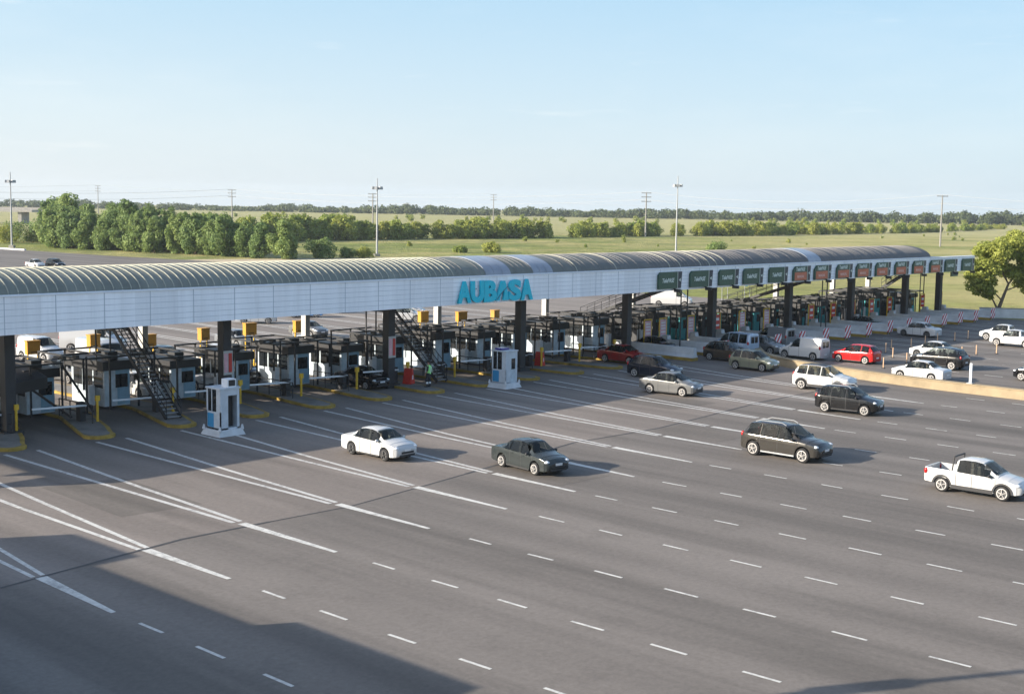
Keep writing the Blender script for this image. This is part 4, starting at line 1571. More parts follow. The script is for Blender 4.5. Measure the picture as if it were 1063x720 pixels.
    for xa in sp['ax']:
        for s in (1, -1):
            yw = L.at(xa)[0]
            y0, y1 = s * (yw - .21), s * (yw - .005)
            b = MB()
            b.tube((xa, y0, r), (xa, y1 - s * .03, r), r, 22)
            b.tube((xa, y1 - s * .03, r), (xa, y1, r), r, 22, 0, r * .9)
            w = b.build('wheel', M_TYRE, t, 35)
            b = MB()
            rim = wheel_rim or M_ALLOY
            b.tube((xa, y1 - s * .004, r), (xa, y1 + s * .003, r), r * .70, 20, 1)
            for k in range(5):
                a = 2 * math.pi * k / 5 + .3
                ca, sa = math.cos(a), math.sin(a)
                p0 = (xa + ca * r * .06, y1 + s * .008, r + sa * r * .06)
                p1 = (xa + ca * r * .64, y1 + s * .006, r + sa * r * .64)
                b.bar(p0, p1, .12 if abs(ca) < .9 else .1, .022, 0)
            for k in range(20):
                a0, a1 = 2 * math.pi * k / 20, 2 * math.pi * (k + 1) / 20
                b.bar((xa + math.cos(a0) * r * .66, y1 + s * .006, r + math.sin(a0) * r * .66), (xa + math.cos(a1) * r * .66, y1 + s * .006, r + math.sin(a1) * r * .66), .03, .04, 0)
            b.tube((xa, y1, r), (xa, y1 + s * .02, r), r * .17, 10, 0)
            b.build('rim', [rim, M_STEELRIM], w)
    return t


S = R(-90)   # driving out of the plaza, towards the camera side
N = R(90)    # driving into the right hand lanes
make_car('sedan', 'sedan', 'white saloon leaving the canopy shade, alone on the lanes at left', 'car', (43.05, 47.95, .008), S, P_WHITE, M_STEELRIM)
make_car('sedan', 'sedan', 'dark green grey saloon crossing the tar seam in the middle of the road', 'car', (46.05, 40.6, .006), S - R(8), P_GREEN)
make_car('suv', 'estate_suv', 'large bronze grey off-roader with roof rails, nearest to the middle of the road', 'car', (57.82, 33.7, .002), S, P_GREY, rails=True, clad=M_GALV, scale=1.02)
make_car('compact_suv', 'compact_suv', 'black compact off-roader with a rear mounted spare wheel near the divider wall', 'car', (73.4, 38.5, .002), S + R(7), P_BLACK, spare=True, rails=True)
make_car('pickup', 'pickup_truck', 'white pickup truck with roll bar at the right frame edge', 'pickup', (56.55, 23.2, .002), S + R(1), P_WHITE, trim=True)
make_car('sedan', 'sedan', 'silver saloon at the edge of the canopy shade beside a dark blue car', 'car', (71.65, 50.65, .008), S + R(6), P_SILVER, scale=1.02)
make_car('hatch', 'hatchback', 'dark blue hatchback half hidden behind the silver saloon', 'car', (77.6, 56.4, .008), S + R(6), P_NAVY, scale=1.05)
make_car('sedan', 'sedan', 'red saloon with lit headlamps leaving a lane beside the long white barrier', 'car', (83.0, 63.5, .008), S, P_MAROON)
make_car('hatch', 'hatchback', 'champagne hatchback casting its shadow on the divider wall', 'car', (87.2, 53.95, .008), S, P_BEIGE)
make_car('hatch', 'hatchback', 'dark brown hatchback with red tail lamps behind the champagne hatchback', 'car', (90.7, 58.7, .008), S + R(4), P_BROWN)
make_car('compact_suv', 'compact_suv', 'white off-roader with dark roof beside the black one', 'car', (81.3, 44.6, .008), S + R(5), P_WHITE, roofmat=M_BLACK, trim=True, scale=1.05)
# in the lanes
make_car('sedan', 'sedan', 'black saloon waiting in a lane under the canopy behind a yellow post', 'car', (58.3, 66.7, .008), S, P_BLACK)
make_car('sedan', 'sedan', 'black saloon between the first concrete barriers of the right hand lanes', 'car', (90.4, 66.2, .008), N, P_BLACK)
make_car('suv', 'estate_suv', 'white off-roader in a lane behind the near kiosk, left of its column', 'car', (49.6, 73.6, .008), S, P_WHITE)
make_car('sedan', 'sedan', 'silver saloon queuing behind the leftmost booth', 'car', (45.4, 82.2, .008), S, P_SILVER)
make_car('hatch', 'hatchback', 'white hatchback waiting in the lane beside the left stair', 'car', (45.2, 73.2, .008), S, P_WHITE)
make_car('sedan', 'sedan', 'pale saloon standing at the first booth by the left frame edge', 'car', (35.4, 73.0, .008), S, P_WHITE)
make_car('van', 'delivery_van', 'small white van facing the booths at the far left', 'van', (49.6, 94.0, .008), S + R(8), P_WHITE)
make_car('truck_van', 'delivery_van', 'long white panel van behind the second booth', 'van', (55.6, 96.6, .008), R(-50), P_WHITE)
make_car('sedan', 'sedan', 'dark saloon with reflective windscreen behind the steel stair', 'car', (66.6, 92.6, .008), S, P_MGREY)
make_car('sedan', 'sedan', 'white saloon on the plaza behind the canopy, left of the back column', 'car', (80.6, 108.5, .008), R(-40), P_WHITE)
make_car('hatch', 'hatchback', 'bright blue hatchback behind the canopy just right of a back column', 'car', (88.8, 111.0, .008), R(-35), P_BLUE)
make_car('hatch', 'hatchback', 'grey violet hatchback beside the bright blue one', 'car', (94.6, 113.6, .008), R(-35), P_MGREY)
make_car('suv', 'estate_suv', 'white off-roader seen under the fascia left of the third column', 'car', (93.6, 100.5, .008), R(-50), P_WHITE)
make_car('van', 'delivery_van', 'white van seen under the fascia in the background left of the third column', 'van', (98.2, 105.0, .008), R(-50), P_WHITE)
make_car('truck_van', 'delivery_van', 'white panel van behind the canopy below the first green lane sign', 'van', (134, 95.0, .008), R(-60), P_WHITE)
make_car('hatch', 'hatchback', 'black hatchback beside the second booth from the near kiosk', 'car', (53.9, 74.6, .008), S, P_BLACK)
make_car('sedan', 'sedan', 'mid grey saloon stopped at a booth left of the vest worker', 'car', (62.9, 75.5, .008), S, P_MGREY)
make_car('compact_suv', 'compact_suv', 'dark blue off-roader at a booth below the letter sign', 'car', (72.0, 74.8, .008), S, P_NAVY)
make_car('hatch', 'hatchback', 'white hatchback queuing behind the booths below the letter sign', 'car', (67.6, 84.0, .008), S, P_WHITE)
make_car('sedan', 'sedan', 'white saloon queuing behind the booths left of the third column', 'car', (58.8, 84.0, .008), S, P_WHITE)
make_car('suv', 'estate_suv', 'black off-roader queuing behind the booth right of the near kiosk', 'car', (53.8, 83.6, .008), S, P_BLACK)
make_car('truck_van', 'delivery_van', 'white panel van queuing behind the booths beside the left stair', 'van', (49.5, 84.6, .008), S, P_WHITE)
make_car('sedan', 'sedan', 'grey saloon coming up to the booths behind the second column', 'car', (76.5, 95.0, .008), S, P_SILVER)
# right hand plaza
make_car('passenger_van', 'passenger_van', 'pale blue passenger van entering the right hand lanes', 'van', (95.1, 61.0, .008), N, P_LBLUE, scale=1.05)
make_car('hatch', 'hatchback', 'grey silver hatchback half hidden between the pale blue van and the white panel van', 'car', (97.9, 59.8, .008), S + R(2), P_SILVER)
make_car('van', 'delivery_van', 'small white panel van beside the tip of the divider wall', 'van', (96.9, 55.2, .008), N, P_WHITE)
make_car('van', 'delivery_van', 'mid grey panel van between two striped boards', 'van', (103.0, 62.0, .008), N, P_MGREY)
make_car('hatch', 'hatchback', 'bright red hatchback driving along the divider wall', 'car', (97.9, 50.9, .002), N, P_RED)
make_car('sedan', 'sedan', 'white saloon heading for the striped boards, farthest one on the right hand plaza', 'car', (122.7, 57.2, .002), N, P_WHITE, M_STEELRIM)
make_car('sedan', 'sedan', 'white saloon with a black off-roader right in front of it', 'car', (106.0, 47.9, .002), N, P_WHITE, M_STEELRIM)
make_car('suv', 'estate_suv', 'black off-roader with red tail lamps between two white saloons', 'car', (99.7, 44.6, .002), N, P_BLACK)
make_car('sedan', 'sedan', 'white saloon low behind the divider wall beside the marker post', 'car', (91.6, 42.4, .002), N, P_WHITE)
make_car('pickup', 'pickup_truck', 'white pickup truck, farther one of the pair at the right frame edge', 'pickup', (125.6, 49.9, .002), N, P_WHITE)
make_car('pickup', 'pickup_truck', 'white pickup truck, nearer one of the pair at the right frame edge', 'pickup', (121.0, 47.0, .002), N, P_WHITE)
make_car('hatch', 'hatchback', 'black hatchback cut by the right frame edge behind the wall', 'car', (97.7, 35.8, .002), N, P_BLACK)
make_car('sedan', 'sedan', 'dark green saloon in a right hand lane behind the barriers', 'car', (124.4, 64.4, .008), N, P_GREEN)
# far left
make_car('pickup', 'pickup_truck', 'white pickup truck far off on the road above the vault', 'pickup', (112.5, 214.5, .002), S, P_WHITE)
make_car('suv', 'estate_suv', 'black off-roader far off on the road above the vault', 'car', (115.4, 213.0, .002), S, P_BLACK)

# ------------------------------------------------------------------ the worker


def skin_body(name, joints, edges, m, parent, sub=1):
    me = bpy.data.meshes.new(name)
    names = list(joints)
    me.from_pydata([joints[k][0] for k in names], [(names.index(a), names.index(c)) for a, c in edges], [])
    me.materials.append(m)
    o = bpy.data.objects.new(name, me)
    COL.objects.link(o)
    o.parent = parent
    md = o.modifiers.new('skin', 'SKIN')
    md.use_smooth_shade = True
    if not me.skin_vertices:
        # the layer is made by the modifier; make it explicitly when absent
        bm_ = __import__('bmesh').new()
        bm_.from_mesh(me)
        bm_.verts.layers.skin.verify()
        bm_.to_mesh(me)
        bm_.free()
    lay = me.skin_vertices[0].data
    for i, k in enumerate(names):
        r = joints[k][1]
        lay[i].radius = (r, r) if not isinstance(r, tuple) else r
        lay[i].use_root = (i == 0)
    s = o.modifiers.new('sub', 'SUBSURF')
    s.levels = s.render_levels = sub
    return o


pt = thing('person', 'worker in a bright green vest and dark trousers standing at an island tip', 'person', (60.85, 62.9, 0.176), R(200))
J = {'pelvis': ((0, 0, .93), .125), 'belly': ((0, .01, 1.10), .13), 'chest': ((0, .02, 1.32), (.16, .13)), 'neck0': ((0, .02, 1.47), .075), 'neck': ((0, .0, 1.54), .055), 'chin': ((0, -.03, 1.60), .075), 'skull': ((0, -.01, 1.70), .095), 'crown': ((0, .0, 1.76), .07), 'nose': ((0, -.115, 1.665), .014)}
E_ = [('pelvis', 'belly'), ('belly', 'chest'), ('chest', 'neck0'), ('neck0', 'neck'), ('neck', 'chin'), ('chin', 'skull'), ('skull', 'crown'), ('skull', 'nose')]
for s, n in ((1, 'l'), (-1, 'r')):
    bend = .06 if s > 0 else -.02
    J.update({'hip' + n: ((s * .09, 0, .88), .095), 'knee' + n: ((s * .11, -.03 - bend, .49), .065), 'ank' + n: ((s * .12, .01 - bend, .09), .042), 'toe' + n: ((s * .14, -.17 - bend, .035), .035),
              'sho' + n: ((s * .20, .02, 1.41), .065), 'elb' + n: ((s * .27, .04, 1.13), .045), 'wri' + n: ((s * .25, -.10, .92), .03), 'palm' + n: ((s * .25, -.135, .85), .033)})
    E_ += [('pelvis', 'hip' + n), ('hip' + n, 'knee' + n), ('knee' + n, 'ank' + n), ('ank' + n, 'toe' + n), ('chest', 'sho' + n), ('sho' + n, 'elb' + n), ('elb' + n, 'wri' + n), ('wri' + n, 'palm' + n)]
    for f in range(4):
        a = -.03 + .02 * f
        J['f%d%s' % (f, n)] = ((s * .25, -.135 + a, .79), .0095)
        J['g%d%s' % (f, n)] = ((s * .235, -.14 + a, .755 + .006 * abs(f - 1.5)), .008)
        E_ += [('palm' + n, 'f%d%s' % (f, n)), ('f%d%s' % (f, n), 'g%d%s' % (f, n))]
    J['th' + n] = ((s * .225, -.18, .83), .011)
    J['tt' + n] = ((s * .215, -.19, .79), .009)
    E_ += [('palm' + n, 'th' + n), ('th' + n, 'tt' + n)]
skin_body('body', J, E_, M_SKIN, pt, 1)


def ring_loft(name, rings, m, parent, n=14):
    b = MB()
    V = []
    for (cx, cy, cz, rx, ry) in rings:
        V += [(cx + rx * math.cos(2 * math.pi * k / n), cy + ry * math.sin(2 * math.pi * k / n), cz) for k in range(n)]
    F = [(i * n + k, i * n + (k + 1) % n, (i + 1) * n + (k + 1) % n, (i + 1) * n + k) for i in range(len(rings) - 1) for k in range(n)]
    F += [tuple(range(n))[::-1], tuple(range((len(rings) - 1) * n, len(rings) * n))]
    b.add(V, F)
    return b.build(name, m, parent, 50)


vest = ring_loft('vest', [(0, .01, .90, .17, .155), (0, .01, 1.05, .165, .15), (0, .02, 1.30, .20, .165), (0, .02, 1.43, .19, .13), (0, .015, 1.49, .10, .09)], M_VEST, pt)
b = MB()
for s in (-1, 1):
    for y in (-.165, .19):
        b.bar((s * .12, y, 1.0), (s * .10, y * .93, 1.40), .05, .012)
b.span(-.16, .16, -.172, -.16, .98, 1.03)
b.build('reflective_band', M_REFL, vest)
for s in (1, -1):
    bend = .06 if s > 0 else -.02
    tr = ring_loft('trouser_leg', [(s * .12, .01 - bend, .08, .075, .08), (s * .115, -.02 - bend, .49, .088, .095), (s * .095, 0, .80, .115, .125), (s * .075, 0, .96, .105, .14)], M_DARKC, pt)
    ring_loft('reflective_band', [(s * .12, .005 - bend, .24, .084, .089), (s * .119, .0 - bend, .36, .087, .092)], M_REFL, tr)
    ring_loft('sleeve', [(s * .268, .03, 1.12, .062, .062), (s * .235, .03, 1.28, .07, .07), (s * .185, .02, 1.42, .085, .08)], M_DARKC, pt)
    b = MB()
    b.ball((s * .135, -.07 - bend, .045), (.06, .15, .05))
    b.build('boot', M_BLACK, pt, 60)
b = MB()
b.ball((0, .012, 1.735), (.108, .118, .085))
b.box((0, -.12, 1.715), (.16, .10, .018))
b.build('cap', M_DARKC, pt, 60)

# ------------------------------------------------------------------ poles and wires


def flood_mast(x, y, h, label):
    t = thing('floodlight_mast', label, 'light pole', (x, y, 0), rs.uniform(0, 3), 'tall floodlight masts behind the plaza')
    b = MB()
    b.tube((0, 0, 0), (0, 0, h), 0.26, 10, 0, 0.10)
    b.build('pole', M_GALV, t)
    b = MB()
    z = h * .885
    for k in range(12):
        a0, a1 = 2 * math.pi * k / 12, 2 * math.pi * (k + 1) / 12
        b.bar((math.cos(a0) * .8, math.sin(a0) * .8, z), (math.cos(a1) * .8, math.sin(a1) * .8, z), .1, .1)
    for a in (0, 1.57):
        b.bar((math.cos(a) * -.8, math.sin(a) * -.8, z), (math.cos(a) * .8, math.sin(a) * .8, z), .1, .1)
    b.build('ring', M_GALV, t)
    for k in range(6):
        a = 2 * math.pi * k / 6
        b = MB()
        b.box((math.cos(a) * .98, math.sin(a) * .98, z - .15), (.55, .7, .65), a, 0, .0, .8)
        b.build('floodlight', M_GALV, t)
    b = MB()
    b.box((0, 0, .3), (1.2, 1.2, .6))
    b.build('base', M_CONC, t)
    return t


flood_mast(199.0, 222.8, 17.5, 'tall floodlight mast rising above the middle of the ribbed vault')
flood_mast(281.8, 199.1, 20.0, 'tall floodlight mast in the meadow above the green lane signs')
flood_mast(152.1, 301.2, 18.0, 'tall floodlight mast at the left frame edge beside the grove')


def power_pole(x, y, h, label, kind=0):
    t = thing('power_pole', label, 'power pole', (x, y, 0), R(-42), 'power line poles in the meadow')
    b = MB()
    b.tube((0, 0, 0), (0, 0, h), 0.34, 8, 0, 0.2)
    b.build('pole', M_WOOD, t)
    arms = (.99, .90, .80) if kind == 0 else (.985,)
    for f in arms:
        b = MB()
        b.bar((-1.9, 0, h * f), (1.9, 0, h * f), .2, .26)
        o = b.build('cross_arm', M_WOOD, t)
        b = MB()
        for s in (-1.75, 0, 1.75):
            b.tube((s, 0, h * f + .1), (s, 0, h * f + .4), .09, 6)
        b.build('insulator', M_GALV, o)
    return t


PL = [(411.6, 305.4, 17.1), (376.8, 526.0, 16.6), (359.0, 404.6, 15.3), (593.0, 556.7, 17.2), (495.1, 851.4, 20.0), (421.2, 190.3, 17.0)]
PLAB = ['thick pale power pole standing right at the hedge, left of the tall mast', 'power pole behind the end of the grove with three cross arms', 'slim power pole close beside the middle floodlight mast', 'power pole over the middle of the hedge row', 'distant power pole above the top of the grove', 'stout single power pole in the meadow above the right end of the vault']
for (x, y, h), lb in zip(PL, PLAB):
    power_pole(x, y, h, lb, 1 if h == 17.0 else 0)


def wire(name, label, pts, sag=1.6, r=.075):
    b = MB()
    for p, q in zip(pts[:-1], pts[1:]):
        n = 10
        prev = None
        for k in range(n + 1):
            f = k / n
            c = (p[0] + (q[0] - p[0]) * f, p[1] + (q[1] - p[1]) * f, p[2] + (q[2] - p[2]) * f - sag * 4 * f * (1 - f))
            if prev:
                b.tube(prev, c, r, 4, 0, None, False)
            prev = c
    o = b.build(name, M_WIRE)
    tag(o, label, 'cable', 'cables of the power lines')


line = [(260, 1150, 17), (495.1, 851.4, 20.0), (593.0, 556.7, 17.2), (700, 250, 17)]
wire('power_cable', 'thin power cable, top one between the far poles', [(a, c, h + .4) for a, c, h in line], 3)
wire('power_cable', 'thin power cable, lower one between the far poles', [(a, c, h * .82) for a, c, h in line], 3)
line = [(250, 640, 16), (376.8, 526.0, 16.6), (411.6, 305.4, 17.1), (421.2, 190.3, 17.0), (440, 60, 17)]
wire('power_cable', 'thin power cable, top one along the hedge poles', [(a, c, h + .3) for a, c, h in line], 3)
wire('power_cable', 'thin power cable, lower one along the hedge poles', [(a, c, h * .84) for a, c, h in line], 3)

# overpass far left
t = thing('overpass_bridge', 'distant pale overpass deck at the left frame edge behind the trees', 'bridge', (285, 545, 0), R(129))
b = MB()
b.span(-2, 90, -5, 5, 5.2, 6.2)
b.span(-2, 90, -5.2, -5.0, 5.6, 7.2)
b.build('deck', M_CONC, t)
for x in (4, 30, 56, 82):
    b = MB()
    b.span(x - .8, x + .8, -4, 4, 0, 5.2)
    b.build('pier', M_CONC, t)

# ------------------------------------------------------------------ trees


def leaf_mesh(name, clumps, n, size, m, seed, flat=0.0, up=0.25):
    """Many small leaf clusters spread through the volume of several clumps."""
    g = np.random.default_rng(seed)
    C = np.array([c[0] for c in clumps], float)
    Rr = np.array([c[1] for c in clumps], float)
    wts = (Rr[:, 0] * Rr[:, 2] + .01) ** 1.0
    idx = g.choice(len(clumps), n, p=wts / wts.sum())
    d = g.normal(size=(n, 3))
    d /= np.linalg.norm(d, axis=1)[:, None]
    rad = g.uniform(0.35, 1.0, n) ** 0.5
    rad *= 1 + 0.14 * np.sin(d[:, 0] * 7 + idx) * np.cos(d[:, 1] * 6 + d[:, 2] * 5)
    p = C[idx] + d * Rr[idx] * rad[:, None]
    nr = d * 0.9 + g.normal(size=(n, 3)) * 0.55
    nr[:, 2] += up
    nr /= np.linalg.norm(nr, axis=1)[:, None]
    a = np.cross(nr, g.normal(size=(n, 3)))
    a /= np.linalg.norm(a, axis=1)[:, None]
    bb = np.cross(nr, a)
    s = size * g.uniform(.55, 1.35, n)[:, None]
    k = g.uniform(.55, 1.0, n)[:, None]
    V = np.stack([p - a * s, p - bb * s * k * .8 + nr * s * .1, p + a * s, p + bb * s * k], 1).reshape(-1, 3)
    V[:, 2] = np.maximum(V[:, 2], 0.02)
    me = bpy.data.meshes.new(name)
    me.vertices.add(4 * n)
    me.vertices.foreach_set('co', V.astype(np.float32).ravel())
    me.loops.add(4 * n)
    me.loops.foreach_set('vertex_index', np.arange(4 * n, dtype=np.int32))
    me.polygons.add(n)
    me.polygons.foreach_set('loop_start', np.arange(0, 4 * n, 4, dtype=np.int32))
    me.polygons.foreach_set('loop_total', np.full(n, 4, dtype=np.int32))
    me.materials.append(m)
    me.update(calc_edges=True)
    return me


def make_tree(name, label, cat, group, h, w, nclump, nleaf, leaf, m, seed, base=0.12, trunk=True, shape='round'):
    g = np.random.default_rng(seed)
    t = thing(name, label, cat, (0, 0, 0), 0, group)
    clumps = []
    for i in range(nclump):
        f = (i + .5) / nclump
        z = h * (base + (0.88 - base) * f) + g.uniform(-.06, .06) * h
        env = math.sin(math.pi * min(1, max(0.05, (f * .80 + .17)))) ** .7
        a = i * 2.4 + g.uniform(-.9, .9)
        rr_ = w / 2 * env * g.uniform(.15, .85)
        cr = w * g.uniform(.10, .21) * (0.75 + .4 * env)
        z = max(cr * .6, z)
        clumps.append(((rr_ * math.cos(a), rr_ * math.sin(a), z), (cr * g.uniform(.8, 1.25), cr * g.uniform(.8, 1.25), cr * g.uniform(.75, 1.3))))
    clumps.append(((0, 0, h * (.42 + base / 2)), (w * .2, w * .2, h * (.30 - base * .3))))
    for k in range(3):
        clumps.append(((g.uniform(-.22, .22) * w, g.uniform(-.22, .22) * w, h * g.uniform(.84, .96)), (w * .10, w * .10, h * .08)))
    me = leaf_mesh('crown', clumps, nleaf, leaf, m, seed + 100)
    mesh_obj('crown', me, m, t)
    if trunk:
        b = MB()
        b.tube((0, 0, -.1), (w * .02, 0, h * .35), h * .022, 7, 0, h * .014)
        b.tube((w * .02, 0, h * .35), (0, w * .03, h * .7), h * .014, 6, 0, h * .006)
        for k in range(4):
            a = k * 1.7 + .4
            z = h * (.3 + .08 * k)
            b.tube((w * .015, 0, z), (math.cos(a) * w * .25, math.sin(a) * w * .25, z + h * .18), h * .009, 5, 0, h * .003)
        b.build('trunk', M_BARK, t)
    return t


def place(proto, x, y, s, rz, label=None, sz=None):
    o = copy_tree(proto)
    o.location = (x, y, 0)
    o.rotation_euler = (0, 0, rz)
    o.scale = (s, s, s * (sz or 1))
    if label:
        o['label'] = label
    return o


def first_or_copy(pr, used, x, y, s, rz, sz=1.0, label=None):
    if pr.name in used:
        return place(pr, x, y, s, rz, label, sz)
    used.add(pr.name)
    pr.location = (x, y, 0)
    pr.rotation_euler = (0, 0, rz)
    pr.scale = (s, s, s * sz)
    if label:
        pr['label'] = label
    return pr


used = set()
GL = 'tall willowy light green tree standing in the dense grove at left'
willows = [make_tree('willow_tree', GL, 'tree', 'trees of the grove at left', 10.0, 8.2, 24, 5200, .30, M_LEAF_A, 21 + k, .04) for k in range(6)]
g = random.Random(17)
grove = []
Y = 222.0
while Y < 345:
    f = (Y - 222) / 120
    xl = 172 - 12 * min(1, f * 1.6) + (14 * max(0, f - .55))
    hh = 7.6 + 3.4 * min(1, f * 1.25)
    grove.append((xl + g.uniform(-1, 1.5), Y, hh * g.uniform(.86, 1.06)))
    if f > .13:
        grove.append((xl + 7 + g.uniform(-1, 1.5), Y + 2, hh * g.uniform(.92, 1.12)))
    if f > .3:
        grove.append((xl + 14 + g.uniform(-1, 2), Y + 1, hh * g.uniform(.95, 1.12)))
    Y += 5.6 + g.uniform(-.8, .8)
for x, y, h in grove:
    if x < .532 * y + 1.5:
        continue
    first_or_copy(willows[g.randrange(6)], used, x, y, h / 10 * g.uniform(.84, 1.12), g.uniform(0, 6.28), g.uniform(.9, 1.1))
for x, y, h, lb in ((181.5, 221.5, 4.0, 'round green bush at the right end of the grove above the vault'), (190.5, 217.5, 2.3, 'low dark bush right of the round one behind the vault'), (187.2, 219.5, 2.2, 'small pale bush between the round bush and the dark one')):
    first_or_copy(make_tree('bush', lb, 'bush', None, 10, 19, 22, 4200, .5, M_LEAF_A if h != 2.3 else M_LEAF_B, int(h * 100), .1, True), used, x, y, h / 10, 1.0)
for x, y, h, wd, lb in ((240.5, 226, 2.4, 5.5, 'dark bush in the meadow above the letter sign'), (233.0, 230, 1.4, 4.5, 'low bush left of the dark one above the letter sign'), (298.5, 197.5, 2.4, 6.5, 'rounded grey green bush in the meadow above the third green lane sign'),
                        (206, 300, 4.5, 8, 'dark bush under the mast at the left frame edge'), (165.6, 331.5, 4.6, 8, 'dark rounded bush cut by the left frame edge'), (172.6, 339, 5.6, 8, 'pale bush between the left edge and the grove'), (176.5, 337, 3.4, 7, 'low dark bush leaning on the left end of the grove')):
    first_or_copy(make_tree('bush', lb, 'bush', None, h, wd, 18, 2200, .2, M_LEAF_B if 'dark' in lb else M_LEAF_A, int(x), .05, True), used, x, y, 1, .5)

# hedge row of small trees across the meadow
HL = 'bushy small tree in the hedge row across the meadow'
hedge = [make_tree('hedge_tree', HL, 'tree', 'small trees of the hedge row across the meadow', 5.6, 8.0, 16, 1700, .32, M_LEAF_B, 51 + k, .02) for k in range(7)]
hline = [(196, 303, 6.6), (225, 313, 7.2), (257, 318, 6.9), (298, 321, 6.2), (318, 316, 5.4), (352, 314, 6.0), (386, 315, 5.5), (410, 311, 5.4), (440, 312, 4.8), (475, 303, 5.6), (560, 305, 4.8), (640, 305, 4.4), (760, 325, 3.6), (860, 345, 3.0)]
for (x0, y0, h0), (x1, y1, h1) in zip(hline[:-1], hline[1:]):
    d = math.hypot(x1 - x0, y1 - y0)
    n = max(2, int(d / (3.4 if x0 < 470 else 4.2)))
    for i in range(n):
        f = i / n
        h = (h0 + (h1 - h0) * f) * g.uniform(.78, 1.22)
        if x0 > 330 and (g.random() < .16 or math.sin(x0 * .31 + f * 9) > .82):
            continue
        first_or_copy(hedge[g.randrange(7)], used, x0 + (x1 - x0) * f + g.uniform(-2, 2), y0 + (y1 - y0) * f + g.uniform(-3, 4), h / 5.6, g.uniform(0, 6.28))
        if g.random() < .35:
            first_or_copy(hedge[g.randrange(7)], used, x0 + (x1 - x0) * f + g.uniform(-3, 3), y0 + (y1 - y0) * f + g.uniform(5, 11), h / 5.6 * g.uniform(.8, 1.05), g.uniform(0, 6.28))
# scattered shrubs of the wide meadow
SH = 'low scattered shrub in the open meadow'
shr = [make_tree('shrub', SH, 'shrub', 'scattered low shrubs of the meadow', 1.6, 2.6, 5, 260, .22, M_LEAF_B, 81 + k, .0, True) for k in range(3)]
for i in range(34):
    a = g.uniform(0, 1)
    x = g.uniform(230, 760)
    y = 140 + g.uniform(0, 150)
    if x < 330 and y < 200:
        continue
    if x * .487 < y * .2:
        continue
    first_or_copy(shr[g.randrange(3)], used, x, y, g.uniform(.35, 1.0), g.uniform(0, 6.28))
for i in range(60):
    f = g.uniform(0, 1)
    x, y = 520 + 560 * f + g.uniform(-60, 60), 720 - 330 * f + g.uniform(-60, 60)
    first_or_copy(shr[g.randrange(3)], used, x, y, g.uniform(1.2, 2.6), g.uniform(0, 6.28))

# far wood on the horizon: one mass
cl = []
path = [(380, 1900), (500, 1500), (756, 1073), (924, 739), (1051, 456), (1130, 250), (1160, 100)]
for (x0, y0), (x1, y1) in zip(path[:-1], path[1:]):
    d = math.hypot(x1 - x0, y1 - y0)
    n = int(d / 6.0)
    for i in range(n):
        f = i / n
        for k in range(2):
            ww = x0 + (x1 - x0) * f
            h = g.uniform(5.4, 8.4) * (.92 + .16 * math.sin(ww * .031) + .12 * math.sin(ww * .113 + 1)) * (1.2 if g.random() < .08 else 1.0) + (2.0 if x0 >= 900 else 0.0)
            dx = g.uniform(0, 50)
            cl.append(((x0 + (x1 - x0) * f + dx * .8, y0 + (y1 - y0) * f + dx * .55, h * .5), (g.uniform(4, 7.5), g.uniform(4, 7.5), h * .52)))
me = leaf_mesh('distant_wood', cl, 90000, 1.05, M_LEAF_F, 5)
o = bpy.data.objects.new('distant_wood', me)
COL.objects.link(o)
o['kind'] = 'stuff'
o['label'] = 'dark band of distant wood along the horizon'

# the big acacia at the right edge
t = thing('acacia_tree', 'spreading yellow green tree with a leaning trunk at the right end of the canopy', 'tree', (157.6, 63.6, 0))
b = MB()
b.tube((0, 0, -.1), (.55, -.35, 1.6), .27, 10, 0, .20)
b.tube((.55, -.35, 1.6), (1.7, -.6, 3.6), .20, 9, 0, .13)
b.tube((.0, 0, .7), (-.5, .5, 2.0), .13, 7, 0, .08)
b.tube((-.5, .5, 2.0), (-2.2, 1.1, 3.4), .08, 6, 0, .03)
for p, q, r in (((1.7, -.6, 3.6), (4.2, -1.8, 6.4), .12), ((1.7, -.6, 3.6), (0.4, .6, 6.2), .10), ((1.2, -.5, 2.8), (4.6, -2.2, 3.9), .09), ((1.7, -.6, 3.6), (2.4, 1.6, 7.2), .09), ((.55, -.35, 1.6), (-2.6, 1.5, 4.8), .09), ((4.2, -1.8, 6.4), (6.4, -3.2, 7.8), .07)):
    b.tube(p, q, r, 7, 0, r * .35)
b.build('trunk', M_BARK, t, 40)
ga = np.random.default_rng(77)
cl = []
for c, rr_ in (((-2.6, 1.2, 3.6), 1.4), ((-3.4, 1.6, 4.8), 1.3), ((-1.6, 1.0, 5.4), 1.8), ((-2.6, 1.6, 6.2), 1.2), ((-.6, .4, 7.2), 1.9), ((1.6, -.4, 8.2), 1.9), ((2.6, -1.2, 6.2), 2.0), ((4.2, -1.6, 8.6), 1.8), ((5.2, -2.6, 6.4), 2.0), ((6.2, -3.2, 8.4), 1.9),
               ((5.4, -2.6, 4.4), 1.5), ((7.2, -4.0, 6.0), 2.0), ((.4, .4, 5.0), 1.5), ((8.4, -4.4, 7.6), 2.0), ((3.4, 1.8, 7.4), 1.8), ((2.6, 2.6, 5.2), 1.6), ((3.8, -1.9, 3.6), 1.2), ((-1.8, 1.0, 2.7), 1.0), ((-.9, .9, 2.3), .7), ((5.0, -2.6, 2.9), 1.2), ((6.6, -3.6, 3.8), 1.4), ((3.0, -1.0, 4.6), 1.3), ((-2.2, 1.5, 3.9), 1.2)):
    for k in range(9):
        d = ga.normal(size=3)
        d /= np.linalg.norm(d)
        q = np.array(c) + d * rr_ * ga.uniform(.45, .95)
        s = rr_ * ga.uniform(.34, .62)
        cl.append((tuple(q), (s * 1.2, s * 1.2, s * .75)))
